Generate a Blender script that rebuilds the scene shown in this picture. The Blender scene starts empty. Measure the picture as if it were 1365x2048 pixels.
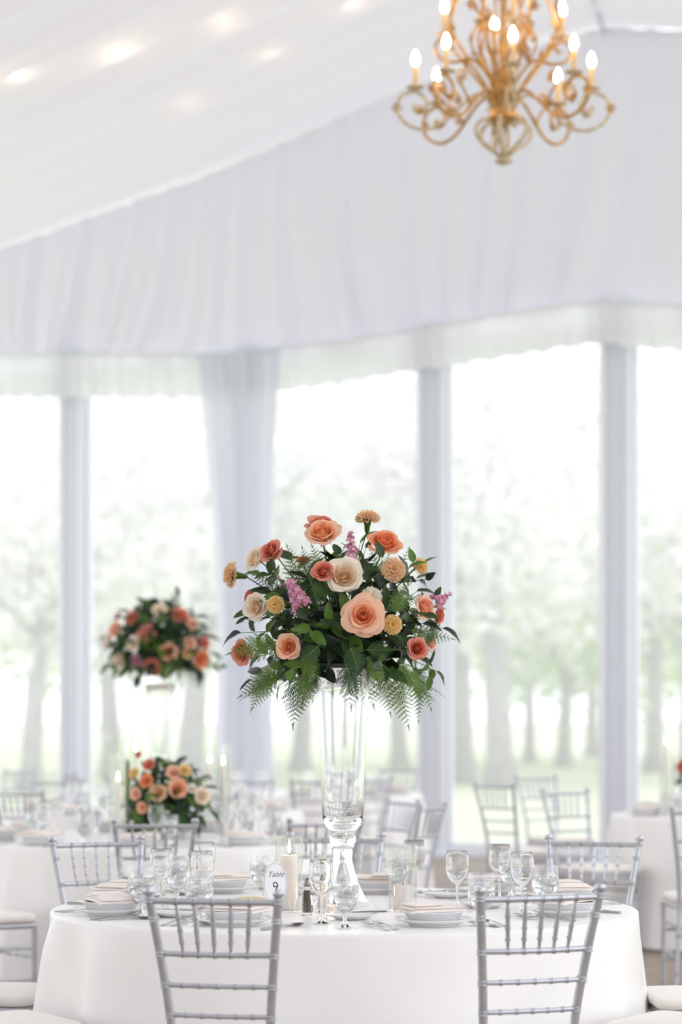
import bpy, math, random
import numpy as np
from mathutils import Vector, Matrix, Quaternion

# ------------------------------------------------------------------ camera, sky, exposure
SC = bpy.context.scene
COL = SC.collection
PI = math.pi
W_PX, H_PX, F_PX = 1365.0, 2048.0, 85.0 / 36.0 * 2048.0
EYE, HORIZON = 1.37, 1425.0

cam_d = bpy.data.cameras.new('camera')
cam = bpy.data.objects.new('camera', cam_d); COL.objects.link(cam)
cam.location = (0, 0, EYE); cam.rotation_euler = (PI / 2, 0, 0)
cam_d.sensor_fit = 'VERTICAL'; cam_d.sensor_height = 36.0; cam_d.sensor_width = 24.0; cam_d.lens = 85.0
cam_d.shift_y = (HORIZON - H_PX / 2) / H_PX
cam_d.clip_end = 600
cam_d.dof.use_dof = True; cam_d.dof.focus_distance = 7.2; cam_d.dof.aperture_fstop = 2.3
SC.camera = cam

SKY = 2.05                                       # bright even overcast
wd = bpy.data.worlds.new('overcast_sky'); SC.world = wd; wd.use_nodes = True
bg = wd.node_tree.nodes['Background']
bg.inputs['Color'].default_value = (0.938, 0.95, 1.0, 1); bg.inputs['Strength'].default_value = SKY

SC.view_settings.view_transform = 'Standard'; SC.view_settings.look = 'None'
SC.view_settings.exposure = 0.0; SC.view_settings.gamma = 1.0; SC.view_settings.use_curve_mapping = False
SC.cycles.use_denoising = True; SC.cycles.use_light_tree = False
SC.cycles.max_bounces = 16; SC.cycles.transmission_bounces = 14; SC.cycles.diffuse_bounces = 6
SC.cycles.glossy_bounces = 6; SC.cycles.transparent_max_bounces = 24
SC.cycles.sample_clamp_indirect = 12.0

rng = random.Random(11)

def at(px, py, Y):                              # a point of the photograph at distance Y
    return Vector(((px - W_PX / 2) / F_PX * Y, Y, EYE - (py - HORIZON) / F_PX * Y))

# ------------------------------------------------------------------ materials
def lin(r, g, b):
    f = lambda c: (c / 255 / 12.92) if c <= 10 else ((c / 255 + 0.055) / 1.055) ** 2.4
    return (f(r), f(g), f(b), 1)

MATS = {}
def mat(name, col, rough=0.5, metal=0.0, trans=0.0, ior=1.45, sheen=0.0, emit=None, estr=0.0, spec=0.5,
        vary=0.0, vscale=8.0, bump=0.0, bscale=200.0, bstretch=None, thin=0.0):
    m = bpy.data.materials.new(name); m.use_nodes = True
    nt = m.node_tree; p = nt.nodes['Principled BSDF']
    p.inputs['Base Color'].default_value = col
    p.inputs['Roughness'].default_value = rough; p.inputs['Metallic'].default_value = metal
    p.inputs['Transmission Weight'].default_value = trans; p.inputs['IOR'].default_value = ior
    p.inputs['Sheen Weight'].default_value = sheen; p.inputs['Specular IOR Level'].default_value = spec
    if emit:
        p.inputs['Emission Color'].default_value = emit; p.inputs['Emission Strength'].default_value = estr
    tc = None
    if vary or bump:
        tc = nt.nodes.new('ShaderNodeTexCoord')
    if vary:
        n = nt.nodes.new('ShaderNodeTexNoise'); n.inputs['Scale'].default_value = vscale; n.inputs['Detail'].default_value = 3
        nt.links.new(tc.outputs['Object'], n.inputs['Vector'])
        r = nt.nodes.new('ShaderNodeMapRange'); r.inputs[1].default_value = 0.3; r.inputs[2].default_value = 0.7
        r.inputs[3].default_value = 1 - vary; r.inputs[4].default_value = 1 + vary
        nt.links.new(n.outputs['Fac'], r.inputs[0])
        mx = nt.nodes.new('ShaderNodeMix'); mx.data_type = 'RGBA'; mx.blend_type = 'MULTIPLY'
        mx.inputs['Factor'].default_value = 1.0; mx.inputs['A'].default_value = col
        nt.links.new(r.outputs[0], mx.inputs['B']); nt.links.new(mx.outputs['Result'], p.inputs['Base Color'])
    if bump:
        n2 = nt.nodes.new('ShaderNodeTexNoise'); n2.inputs['Scale'].default_value = bscale; n2.inputs['Detail'].default_value = 2
        src = tc.outputs['Object']
        if bstretch:
            mp = nt.nodes.new('ShaderNodeMapping'); mp.inputs['Scale'].default_value = bstretch
            nt.links.new(src, mp.inputs['Vector']); src = mp.outputs['Vector']
        nt.links.new(src, n2.inputs['Vector'])
        b = nt.nodes.new('ShaderNodeBump'); b.inputs['Strength'].default_value = bump; b.inputs['Distance'].default_value = 0.002
        nt.links.new(n2.outputs['Fac'], b.inputs['Height']); nt.links.new(b.outputs['Normal'], p.inputs['Normal'])
    if thin:                                    # light shining through a thin sheet (petal, leaf, cloth, wax)
        t = nt.nodes.new('ShaderNodeBsdfTranslucent'); t.inputs['Color'].default_value = col
        ms = nt.nodes.new('ShaderNodeMixShader'); ms.inputs[0].default_value = thin
        nt.links.new(p.outputs[0], ms.inputs[1]); nt.links.new(t.outputs[0], ms.inputs[2])
        nt.links.new(ms.outputs[0], nt.nodes['Material Output'].inputs['Surface'])
    MATS[name] = m
    return m

M_LINER = mat('liner_fabric', lin(237, 235, 240), 0.8, thin=0.22, spec=0.15)
M_GABLE = mat('gable_fabric', lin(231, 230, 240), 0.8, thin=0.17, spec=0.15)
M_VALANCE = mat('valance_fabric', lin(240, 241, 243), 0.8, thin=0.42, spec=0.1)
M_SHEER = mat('curtain_fabric', lin(240, 241, 247), 0.8, thin=0.45, spec=0.1)
M_POST = mat('post_metal', lin(236, 239, 246), 0.45)
M_POST2 = mat('post_channel', lin(216, 221, 232), 0.5)
M_FLOOR = mat('floor_boards', lin(152, 138, 127), 0.55, vary=0.25, vscale=5.0, bump=0.2, bscale=20, bstretch=(1, 12, 1))
M_CLOTH = mat('satin_cloth', lin(243, 241, 239), 0.30, sheen=0.3, bump=0.10, bscale=420, bstretch=(0.15, 0.15, 1.6), spec=0.8)
M_TABLE = mat('table_wood', lin(150, 120, 90), 0.6, vary=0.15, bump=0.1, bscale=40)
M_SILVER = mat('silver_paint', lin(192, 194, 200), 0.33, metal=0.7, vary=0.07, vscale=30, bump=0.08, bscale=90)
M_CUSHION = mat('ivory_cushion', lin(238, 233, 226), 0.6, sheen=0.3, bump=0.1, bscale=300)
M_GLASS = mat('clear_glass', (0.985, 0.992, 0.99, 1), 0.0, trans=1.0, ior=1.47)
M_ICE = mat('ice', (0.995, 0.995, 0.995, 1), 0.15, trans=0.82, ior=1.12)
M_CHINA = mat('white_china', lin(240, 240, 241), 0.12)
M_NAPKIN = mat('blush_napkin', lin(254, 246, 240), 0.8, sheen=0.1, bump=0.15, bscale=350, thin=0.1)
M_STEEL = mat('cutlery_steel', lin(176, 174, 174), 0.16, metal=1.0, bump=0.02, bscale=60)
M_WAX = mat('candle_wax', lin(252, 243, 234), 0.5, thin=0.06)
M_DARKWAX = mat('dark_taper_wax', lin(84, 62, 58), 0.5, vary=0.1)
M_WICK = mat('wick', lin(40, 32, 28), 0.9)
M_FLAME = mat('flame', (1, 0.8, 0.5, 1), 0.5, emit=(1, 0.66, 0.3, 1), estr=45)
M_BULB = mat('lit_bulb', (1, 0.9, 0.75, 1), 0.4, emit=(1, 0.72, 0.40, 1), estr=40)
M_GOLD = mat('aged_gold', lin(196, 152, 96), 0.42, metal=0.65, vary=0.35, vscale=25)
M_CREAMMETAL = mat('cream_gilt', lin(206, 188, 160), 0.5, metal=0.3, vary=0.3, vscale=30)
M_SLEEVE = mat('candle_sleeve', lin(240, 214, 168), 0.5, thin=0.3)
M_CARD = mat('card_stock', lin(243, 242, 243), 0.7, bump=0.05)
M_INK = mat('navy_ink', lin(52, 66, 98), 0.7)
M_INKGREY = mat('grey_ink', lin(128, 134, 150), 0.7)
M_PEPPER = mat('ground_pepper', lin(104, 88, 66), 0.9, vary=0.6, vscale=400)
M_SALT = mat('salt', lin(240, 238, 234), 0.9)
M_CAP = mat('shaker_cap', lin(150, 144, 138), 0.28, metal=1.0)
M_BUTTER = mat('butter', lin(246, 226, 176), 0.5, thin=0.1)
M_FOAM = mat('floral_foam', lin(22, 36, 18), 0.9, vary=0.3, vscale=60)
M_TRAY = mat('dark_tray', lin(46, 44, 44), 0.35)
M_LEAF = mat('glossy_leaf', lin(44, 74, 30), 0.32, vary=0.3, vscale=9, thin=0.18)
M_LEAF2 = mat('mid_green_leaf', lin(84, 118, 42), 0.38, vary=0.25, vscale=9, thin=0.25)
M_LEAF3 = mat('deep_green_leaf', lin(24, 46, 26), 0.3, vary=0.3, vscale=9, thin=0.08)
M_FERN = mat('fern_green', lin(100, 130, 56), 0.5, vary=0.3, vscale=14, thin=0.25)
M_FERN2 = mat('fern_dark_green', lin(54, 86, 42), 0.5, vary=0.3, vscale=14, thin=0.2)
M_STEM = mat('stem_green', lin(96, 124, 58), 0.5, vary=0.15)
M_GRASS = mat('lawn', lin(196, 204, 170), 0.9, vary=0.12, vscale=0.35, bump=0.5, bscale=40)
M_BARK = mat('bark', lin(146, 140, 142), 0.9, vary=0.3, vscale=3, bump=0.6, bscale=12)
M_CROWN = mat('spring_leaf', lin(146, 180, 112), 0.6, vary=0.3, vscale=0.7, thin=0.45)
M_CROWN2 = mat('young_leaf', lin(184, 204, 134), 0.6, vary=0.25, vscale=0.7, thin=0.5)
M_BLOSSOM = mat('pale_blossom', lin(234, 232, 232), 0.7, vary=0.15, vscale=0.7, thin=0.5)

FL = {}
def petal_mat(name, base, rim):
    m = mat(name, lin(*rim), 0.55, thin=0.30, spec=0.25); nt = m.node_tree
    tc = nt.nodes.new('ShaderNodeTexCoord'); sp = nt.nodes.new('ShaderNodeSeparateXYZ'); rp = nt.nodes.new('ShaderNodeValToRGB')
    nz = nt.nodes.new('ShaderNodeTexNoise'); nz.inputs['Scale'].default_value = 9; ad = nt.nodes.new('ShaderNodeMath'); ad.operation = 'MULTIPLY_ADD'
    ad.inputs[1].default_value = 0.25; nt.links.new(tc.outputs['Generated'], sp.inputs[0]); nt.links.new(tc.outputs['Generated'], nz.inputs['Vector'])
    nt.links.new(nz.outputs['Fac'], ad.inputs[0]); nt.links.new(sp.outputs['Z'], ad.inputs[2]); nt.links.new(ad.outputs[0], rp.inputs[0])
    e = rp.color_ramp.elements; e[0].position = 0.30; e[0].color = lin(*base); e[1].position = 1.0; e[1].color = lin(*rim)
    for nd in nt.nodes:
        if nd.type == 'BSDF_PRINCIPLED': nt.links.new(rp.outputs[0], nd.inputs['Base Color'])
        if nd.type == 'BSDF_TRANSLUCENT': nt.links.new(rp.outputs[0], nd.inputs['Color'])
    return m
def flower_mats(key, outer, inner):
    mid = tuple((o + i) / 2 for o, i in zip(outer, inner))
    FL[key] = (petal_mat(key + '_petal', mid, outer), petal_mat(key + '_inner_petal', inner, mid))
flower_mats('peach', (251, 210, 182), (246, 166, 110))
flower_mats('orange', (246, 176, 136), (236, 134, 84))
flower_mats('coral', (234, 160, 138), (218, 114, 86))
flower_mats('blush', (250, 214, 194), (248, 178, 144))
flower_mats('cream', (248, 238, 222), (250, 222, 182))
flower_mats('white', (248, 243, 236), (246, 232, 214))
flower_mats('tan', (246, 218, 182), (236, 192, 144))
flower_mats('yellow', (248, 224, 168), (238, 198, 122))
flower_mats('mauve', (230, 180, 198), (198, 118, 152))
flower_mats('rosepink', (240, 184, 172), (210, 96, 74))

def pane_material():
    m = bpy.data.materials.new('clear_vinyl'); m.use_nodes = True
    nt = m.node_tree; nt.nodes.remove(nt.nodes['Principled BSDF'])
    tr = nt.nodes.new('ShaderNodeBsdfTransparent'); tr.inputs['Color'].default_value = (0.98, 0.985, 0.99, 1)
    tl = nt.nodes.new('ShaderNodeBsdfTranslucent'); tl.inputs['Color'].default_value = (0.96, 0.97, 0.98, 1)
    gl = nt.nodes.new('ShaderNodeBsdfGlossy'); gl.inputs['Roughness'].default_value = 0.08
    a = nt.nodes.new('ShaderNodeMixShader'); a.inputs[0].default_value = 0.20
    b = nt.nodes.new('ShaderNodeMixShader'); b.inputs[0].default_value = 0.03
    nt.links.new(tr.outputs[0], a.inputs[1]); nt.links.new(tl.outputs[0], a.inputs[2])
    nt.links.new(a.outputs[0], b.inputs[1]); nt.links.new(gl.outputs[0], b.inputs[2])
    nt.links.new(b.outputs[0], nt.nodes['Material Output'].inputs['Surface'])
    return m
M_PANE = pane_material()
def thin_glass(name, ior, tint):
    m = bpy.data.materials.new(name); m.use_nodes = True; nt = m.node_tree; nt.nodes.remove(nt.nodes['Principled BSDF'])
    tr = nt.nodes.new('ShaderNodeBsdfTransparent'); tr.inputs['Color'].default_value = tint
    gl = nt.nodes.new('ShaderNodeBsdfGlossy'); gl.inputs['Roughness'].default_value = 0.02
    fr = nt.nodes.new('ShaderNodeFresnel'); ge = nt.nodes.new('ShaderNodeNewGeometry'); mr = nt.nodes.new('ShaderNodeMapRange')      # same reflectance on both faces of the wall
    mr.inputs[3].default_value = ior; mr.inputs[4].default_value = 1 / ior
    nt.links.new(ge.outputs['Backfacing'], mr.inputs[0]); nt.links.new(mr.outputs[0], fr.inputs['IOR'])
    mx = nt.nodes.new('ShaderNodeMixShader'); nt.links.new(fr.outputs[0], mx.inputs[0])
    nt.links.new(tr.outputs[0], mx.inputs[1]); nt.links.new(gl.outputs[0], mx.inputs[2])
    nt.links.new(mx.outputs[0], nt.nodes['Material Output'].inputs['Surface']); return m
M_THIN = thin_glass('thin_glass', 2.0, (0.985, 0.99, 0.992, 1))
M_ICEWATER = mat('iced_water', (0.985, 0.992, 1, 1), 0.03, trans=1.0, ior=1.33)

# ------------------------------------------------------------------ mesh helpers
class MB:
    def __init__(s): s.v = []; s.f = []; s.turned = False
    def add(s, vs, fs, mtx=None):
        o = len(s.v)
        if mtx is not None: vs = [mtx @ Vector(p) for p in vs]
        s.v += [tuple(p) for p in vs]; s.f += [tuple(i + o for i in f) for f in fs]
        return s
    def box(s, x0, y0, z0, x1, y1, z1, mtx=None):
        vs = [(x0, y0, z0), (x1, y0, z0), (x1, y1, z0), (x0, y1, z0), (x0, y0, z1), (x1, y0, z1), (x1, y1, z1), (x0, y1, z1)]
        return s.add(vs, [(0, 3, 2, 1), (4, 5, 6, 7), (0, 1, 5, 4), (1, 2, 6, 5), (2, 3, 7, 6), (3, 0, 4, 7)], mtx)
    def lathe(s, prof, seg=24, mtx=None, sx=1.0, sy=1.0):
        vs, fs, rows = [], [], []; s.turned = True
        for r, z in prof:
            if r < 1e-6:
                rows.append([len(vs)] * seg); vs.append((0, 0, z))
            else:
                row = []
                for k in range(seg):
                    a = 2 * PI * k / seg; row.append(len(vs)); vs.append((r * math.cos(a) * sx, r * math.sin(a) * sy, z))
                rows.append(row)
        for i in range(len(rows) - 1):
            A, B = rows[i], rows[i + 1]
            for k in range(seg):
                q = [A[k], A[(k + 1) % seg], B[(k + 1) % seg], B[k]]
                q2 = [x for j, x in enumerate(q) if x not in q[:j]]
                if len(q2) >= 3: fs.append(tuple(q2))
        return s.add(vs, fs, mtx)
    def tube(s, pts, rad, seg=8, caps=True, mtx=None):
        P = [Vector(p) for p in pts]; n = len(P)
        R = rad if isinstance(rad, (list, tuple)) else [rad] * n
        vs, fs = [], []
        up = None
        for i in range(n):
            t = (P[min(i + 1, n - 1)] - P[max(i - 1, 0)])
            t = t.normalized() if t.length > 1e-9 else Vector((0, 0, 1))
            if up is None:
                up = Vector((0, 0, 1)) if abs(t.z) < 0.9 else Vector((1, 0, 0))
            x = up.cross(t)
            if x.length < 1e-6: x = Vector((1, 0, 0)).cross(t)
            x.normalize(); y = t.cross(x); up = y
            for k in range(seg):
                a = 2 * PI * k / seg
                vs.append(P[i] + (x * math.cos(a) + y * math.sin(a)) * R[i])
        for i in range(n - 1):
            for k in range(seg):
                fs.append((i * seg + k, i * seg + (k + 1) % seg, (i + 1) * seg + (k + 1) % seg, (i + 1) * seg + k))
        if caps:
            fs.append(tuple(range(seg - 1, -1, -1))); fs.append(tuple((n - 1) * seg + k for k in range(seg)))
        return s.add(vs, fs, mtx)
    def grid(s, nu, nv, fn, mtx=None):
        vs = [fn(i / (nu - 1), j / (nv - 1)) for j in range(nv) for i in range(nu)]
        fs = [(j * nu + i, j * nu + i + 1, (j + 1) * nu + i + 1, (j + 1) * nu + i) for j in range(nv - 1) for i in range(nu - 1)]
        return s.add(vs, fs, mtx)
    def mesh(s, name, smooth=True):
        me = bpy.data.meshes.new(name); me.from_pydata(s.v, [], s.f)
        if smooth: me.polygons.foreach_set('use_smooth', [True] * len(me.polygons))
        me.update()
        return smooth_by_angle(me, 42) if smooth and s.turned else me

def smooth_by_angle(me, deg=40):
    import bmesh
    bm = bmesh.new(); bm.from_mesh(me)
    for e in bm.edges:
        e.smooth = not (len(e.link_faces) == 2 and e.calc_face_angle(0) > math.radians(deg))
    for f in bm.faces: f.smooth = True
    bm.to_mesh(me); bm.free(); return me

def bevel_box(name, x0, y0, z0, x1, y1, z1, w=0.01, seg=2):
    import bmesh
    me = MB().box(x0, y0, z0, x1, y1, z1).mesh(name, False)
    bm = bmesh.new(); bm.from_mesh(me)
    bmesh.ops.bevel(bm, geom=list(bm.edges), offset=w, segments=seg, affect='EDGES', profile=0.6)
    for f in bm.faces: f.smooth = True
    bm.to_mesh(me); bm.free(); return me

def obj(name, me, m=None, parent=None, mtx=None, per_object=False):
    if isinstance(me, MB): me = me.mesh(name)
    o = bpy.data.objects.new(name, me); COL.objects.link(o)
    if m is not None:
        if len(me.materials) == 0: me.materials.append(m)
        elif me.materials[0] is not m:
            o.material_slots[0].link = 'OBJECT'; o.material_slots[0].material = m
    if parent is not None: o.parent = parent
    if mtx is not None: o.matrix_basis = mtx
    return o

def tag(o, label, cat, group=None, kind=None):
    o['label'] = label
    if cat: o['category'] = cat
    if group: o['group'] = group
    if kind: o['kind'] = kind
    return o

def thing(name, label, cat, loc=(0, 0, 0), rz=0.0, group=None, mtx=None):
    o = bpy.data.objects.new(name, None); COL.objects.link(o); o.empty_display_size = 0.05
    o.matrix_basis = mtx if mtx is not None else Matrix.Translation(loc) @ Matrix.Rotation(rz, 4, 'Z')
    return tag(o, label, cat, group)

def struct(name, me, m, label, parent=None):
    o = obj(name, me, m, parent)
    if parent is None:
        o['kind'] = 'structure'; o['label'] = label; o['category'] = name.split('_')[0]
    return o

def dup(root, mtx, label, group=None):
    r = root.copy(); COL.objects.link(r); r.matrix_basis = mtx; r['label'] = label
    if group: r['group'] = group
    for ch in KIDS(root):
        c = ch.copy(); COL.objects.link(c); c.parent = r
        for g in KIDS(ch):
            d = g.copy(); COL.objects.link(d); d.parent = c
    return r

_kids = {}
def KIDS(o):
    if o.name not in _kids: _kids[o.name] = [c for c in bpy.data.objects if c.parent == o]
    return _kids[o.name]

class Proto:                                    # first use moves the original, later uses copy it
    def __init__(s, root): s.root = root; s.used = False; KIDS(root); [KIDS(k) for k in KIDS(root)]
    def put(s, loc, rz=0.0, label='', group=None, mtx=None):
        m = mtx if mtx is not None else Matrix.Translation(loc) @ Matrix.Rotation(rz, 4, 'Z')
        if not s.used:
            s.used = True; s.root.matrix_basis = m; s.root['label'] = label
            if group: s.root['group'] = group
            return s.root
        return dup(s.root, m, label, group)

def frame_to(d, origin, spin=0.0):              # matrix whose +Z points along d
    q = Vector(d).normalized().to_track_quat('Z', 'Y')
    return Matrix.Translation(origin) @ q.to_matrix().to_4x4() @ Matrix.Rotation(spin, 4, 'Z')

# ------------------------------------------------------------------ the tent
WO = Vector((2.514, 22.2, 0)); WD = Vector((0.874, -0.4855, 0)).normalized(); WN = Vector((-WD.y, WD.x, 0)) * -1
def wall_t(px):
    k = (px - W_PX / 2) / F_PX
    return (k * WO.y - WO.x) / (WD.x - k * WD.y)
def wall_p(t, z=0.0, off=0.0): return WO + WD * t + WN * off + Vector((0, 0, z))
def wall_z(px, py):
    return EYE + (HORIZON - py) * wall_p(wall_t(px)).y / F_PX
def curve(pts):
    xs = [wall_t(a) for a, b in pts]; zs = [wall_z(a, b) for a, b in pts]
    return lambda t: float(np.interp(t, xs, zs))
top_in = curve([(0, 505), (431, 351), (640, 262), (824, 180), (1000, 118), (1212, 60)])
T_APEX = wall_t(1212); T_LEFT = wall_t(0); Z_APEX = wall_z(1212, 60); SLOPE = (Z_APEX - top_in(T_LEFT)) / (T_APEX - T_LEFT)
def ztop(t):
    if t > T_APEX: return Z_APEX - SLOPE * 0.85 * (t - T_APEX)
    if t < T_LEFT: return top_in(T_LEFT) + SLOPE * (t - T_LEFT)
    return top_in(t)
zseam = curve([(-400, 716), (0, 714), (400, 716), (560, 706), (700, 690), (870, 664), (1000, 640), (1120, 622), (1212, 612), (1365, 618), (1600, 640)])
zval = curve([(-400, 806), (0, 800), (400, 800), (560, 790), (700, 772), (870, 744), (1000, 726), (1120, 706), (1212, 692), (1365, 708), (1600, 730)])
TL, TR = -9.8, 5.2

def pleat(t, k=1.0):
    return (math.sin(t * 17.0 * k + 1.3 * math.sin(t * 2.1)) * 0.5 + math.sin(t * 29.0 * k + 2.0 + 0.9 * math.sin(t * 1.3)) * 0.3
            + math.sin(t * 7.3 * k + 0.7) * 0.35)

# floor, lawn
# the deck ends a little outside the glazed wall
c = [wall_p(TL, 0, -0.6), wall_p(TR, 0, -0.6), Vector((7, -8, 0)), Vector((-13, -8, 0))]
mb = MB(); vs = [(p.x, p.y, -0.12) for p in c] + [(p.x, p.y, 0.0) for p in c]
mb.add(vs, [(0, 3, 2, 1), (4, 5, 6, 7), (0, 1, 5, 4), (1, 2, 6, 5), (2, 3, 7, 6), (3, 0, 4, 7)])
struct('floor', mb.mesh('floor', False), M_FLOOR, 'brown grey board floor of the tent under the tables')
gr = MB().grid(30, 30, lambda u, v: (-220 + 440 * u, -60 + 400 * v, -0.16 + 0.05 * math.sin(u * 40) * math.sin(v * 33)))
g = struct('ground', gr, M_GRASS, 'pale green mown lawn of the park outside the tent'); g['category'] = 'lawn'

# ceiling liner: two pleated slopes meeting on the ridge over the apex
RD = Vector((-0.187, -1.0, 0))
def ceil_fn(ta, tb, n):
    def fn(u, v):
        k = 25.0 * v; t = ta + (tb - ta) * u
        sag = 0.05 * math.sin(PI * ((k / 5.0) % 1.0)) * (1 - abs(math.sin(u * PI * 3)) * 0.3)
        p = wall_p(t) + RD * k
        dz = pleat(k * 0.62 + 0.12 * math.sin(t * 0.6)) * 0.075 * min(1, k * 2 + 0.2)
        return (p.x, p.y, ztop(t) + 0.02 + dz - sag)
    return fn
cm = MB().grid(44, 560, ceil_fn(TL, T_APEX, 1)); struct('ceiling', cm, M_LINER, 'white pleated fabric lining sloping up over the tables')
cm = MB().grid(12, 560, ceil_fn(T_APEX, TR, 1)); struct('ceiling', cm, M_LINER, 'white fabric lining slope at the upper right beyond the ridge')
rt = MB().tube([wall_p(T_APEX, Z_APEX - 0.02, 0.05) + RD * k for k in (0, 4, 8, 14, 25)], 0.02, 8)
struct('trim_1', rt, M_POST2, 'grey ridge cable running along the peak of the tent ceiling')
rt = MB().tube([wall_p(T_APEX + s * (TR - T_APEX), ztop(T_APEX + s * (TR - T_APEX)) - 0.02, 0.05) for s in np.linspace(0, 1, 9)], 0.025, 8)
struct('trim_2', rt, M_POST2, 'thin grey seam rail falling right from the tent peak')

# gable drape, gathered and swept sideways toward its lower seam
nU, nV = 620, 34
def gable(u, v):
    t = TL + (TR - TL) * u; z0 = zseam(t); z1 = ztop(t); z = z0 + (z1 - z0) * v
    low = (1 - v) ** 2.2
    ph = t + 0.30 * low * math.sin((t + 1.6) * 1.25) + 0.12 * low
    a = 0.075 * (1 - 0.5 * v) + 0.03 * low
    off = 0.10 + pleat(ph) * a + 0.10 * math.sin(PI * v) + 0.04 * low * math.sin(ph * 5.0 + v * 6)
    p = wall_p(t, z, off); return (p.x, p.y, p.z)
struct('wall_back', MB().grid(nU, nV, gable), M_GABLE, 'white gathered drape filling the gable above the windows')
def band(u, v):
    t = TL + (TR - TL) * u; z0 = zval(t) + 0.012 * math.sin(t * 23); z1 = zseam(t) + 0.02; z = z0 + (z1 - z0) * v
    off = 0.20 + pleat(t * 1.6 + 0.05 * v, 1.2) * 0.022 * (1.15 - 0.5 * v)
    p = wall_p(t, z, off); return (p.x, p.y, p.z)
struct('trim_3', MB().grid(nU, 8, band), M_VALANCE, 'soft white valance strip hanging along the tops of the windows')
struct('trim_4', MB().tube([wall_p(t, zseam(t) + 0.01, 0.205) for t in np.linspace(TL, TR, 160)], 0.007, 6), M_VALANCE,
       'stitched white seam between gable drape and valance')

# unseen drape added behind the camera to cut the light from the rear
def rear(u, v):
    t = TL + (TR - TL) * u; p = wall_p(t) + RD * (25.0 - .06 * pleat(t)); return (p.x, p.y, 1.0 + (ztop(t) + .02 - 1.0) * v)
struct('wall_front', MB().grid(300, 6, rear), M_GABLE, 'added white drape behind the camera, cutting the light from the rear')
# posts and windows
POSTS = [wall_t(150), wall_t(508), wall_t(869), wall_t(1238)]
gap = (POSTS[3] - POSTS[0]) / 3
ALLP = [POSTS[0] - gap] + POSTS + [POSTS[3] + gap]
ZB = 4.62
names = {1: 'grey white tent post at the left behind the tall background bouquet', 2: 'tent post hidden behind the gathered curtain',
         3: 'tent post right behind the main bouquet', 4: 'widest tent post at the right under the peak'}
tn = 5
def local_wall(t):                              # x along the wall, y away from the camera, z up
    p = wall_p(t); m = Matrix.Identity(4)
    m.col[0][:3] = WD; m.col[1][:3] = -WN; m.col[2][:3] = (0, 0, 1); m.col[3][:3] = p
    return m
for i, t in enumerate(ALLP):
    m = local_wall(t); top = zseam(t) + 0.1
    w = 0.30
    o = thing('trim_%d' % tn, names.get(i, 'tent post outside the picture on the %s' % ['left', '', '', '', '', 'right'][i]), None, mtx=m)
    o['kind'] = 'structure'; tn += 1
    obj('post_core', bevel_box('post_core', -w * 0.28, -0.06, 0, w * 0.28, 0.10, top, 0.008), M_POST2, o)
    for sx in (-1, 1):
        a, b = sorted((sx * w * 0.29, sx * w * 0.5))
        obj('post_flange', bevel_box('post_flange', a, -0.085, 0, b, 0.12, top, 0.01), M_POST, o)
    for sx in (-0.12, 0.14):
        obj('post_groove_strip', bevel_box('post_groove_strip', sx * w - 0.012, -0.072, 0, sx * w + 0.012, -0.055, top, 0.004), M_POST, o)
    obj('base_plate', bevel_box('base_plate', -0.2, -0.16, 0, 0.2, 0.16, 0.02, 0.005), M_POST2, o)
for i in range(len(ALLP) - 1):
    a, b = ALLP[i] + 0.15, ALLP[i + 1] - 0.15; mid = (a + b) / 2; hw = (b - a) / 2
    desc = {0: 'tall clear window panel at the left edge', 1: 'clear window panel behind the tall background bouquet',
            2: 'clear window panel left of the main bouquet post', 3: 'clear window panel right of the main bouquet', 4: 'clear window panel at the right edge'}[i]
    o = thing('window_%d' % (i + 1), desc, None, mtx=local_wall(mid)); o['kind'] = 'structure'
    obj('pane', MB().box(-hw + 0.02, 0.02, 0.1, hw - 0.02, 0.022, ZB + 0.25).mesh('pane', False), M_PANE, o)
    obj('bottom_rail', bevel_box('bottom_rail', -hw, -0.03, 0.0, hw, 0.06, 0.14, 0.008), M_POST, o)
    obj('top_rail', bevel_box('top_rail', -hw, -0.03, ZB + 0.2, hw, 0.06, ZB + 0.34, 0.008), M_POST, o)
    for sx in (-1, 1):
        x0, x1 = sorted((sx * hw, sx * (hw - 0.035)))
        obj('side_rail', bevel_box('side_rail', x0, -0.02, 0.14, x1, 0.05, ZB + 0.2, 0.006), M_POST, o)

# gathered curtain on the second post
tc = wall_t(508)
def curtain(u, v):
    z = 0.02 + (zseam(tc) - 0.05 - 0.02) * v
    halfw = 0.40 - 0.10 * math.sin(PI * min(1, v * 1.1)) + 0.06 * v ** 3
    x = (u - 0.5) * 2 * halfw + 0.07 * math.sin(v * 3.2 + 0.4)
    off = 0.30 + 0.045 * math.sin(u * 44 + 1.2 * math.sin(v * 3)) + 0.03 * math.sin(u * 19 + 2 + v * 2) - 0.04 * (2 * u - 1) ** 2
    p = wall_p(tc + x, z, off); return (p.x, p.y, p.z)
cu = thing('curtain', 'sheer white gathered curtain hanging on the tent post left of the main bouquet', 'curtain', wall_p(tc, 0, 0.3))
inv = cu.matrix_basis.inverted()
me = MB().grid(90, 30, curtain).mesh('curtain_panel'); me.transform(inv)
obj('curtain_panel', me, M_SHEER, cu)
me = MB().tube([wall_p(tc - 0.5, zseam(tc) - 0.03, 0.29), wall_p(tc + 0.5, zseam(tc) - 0.03, 0.29)], 0.015, 8).mesh('curtain_rod'); me.transform(inv)
obj('curtain_rod', me, M_POST2, cu)

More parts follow.
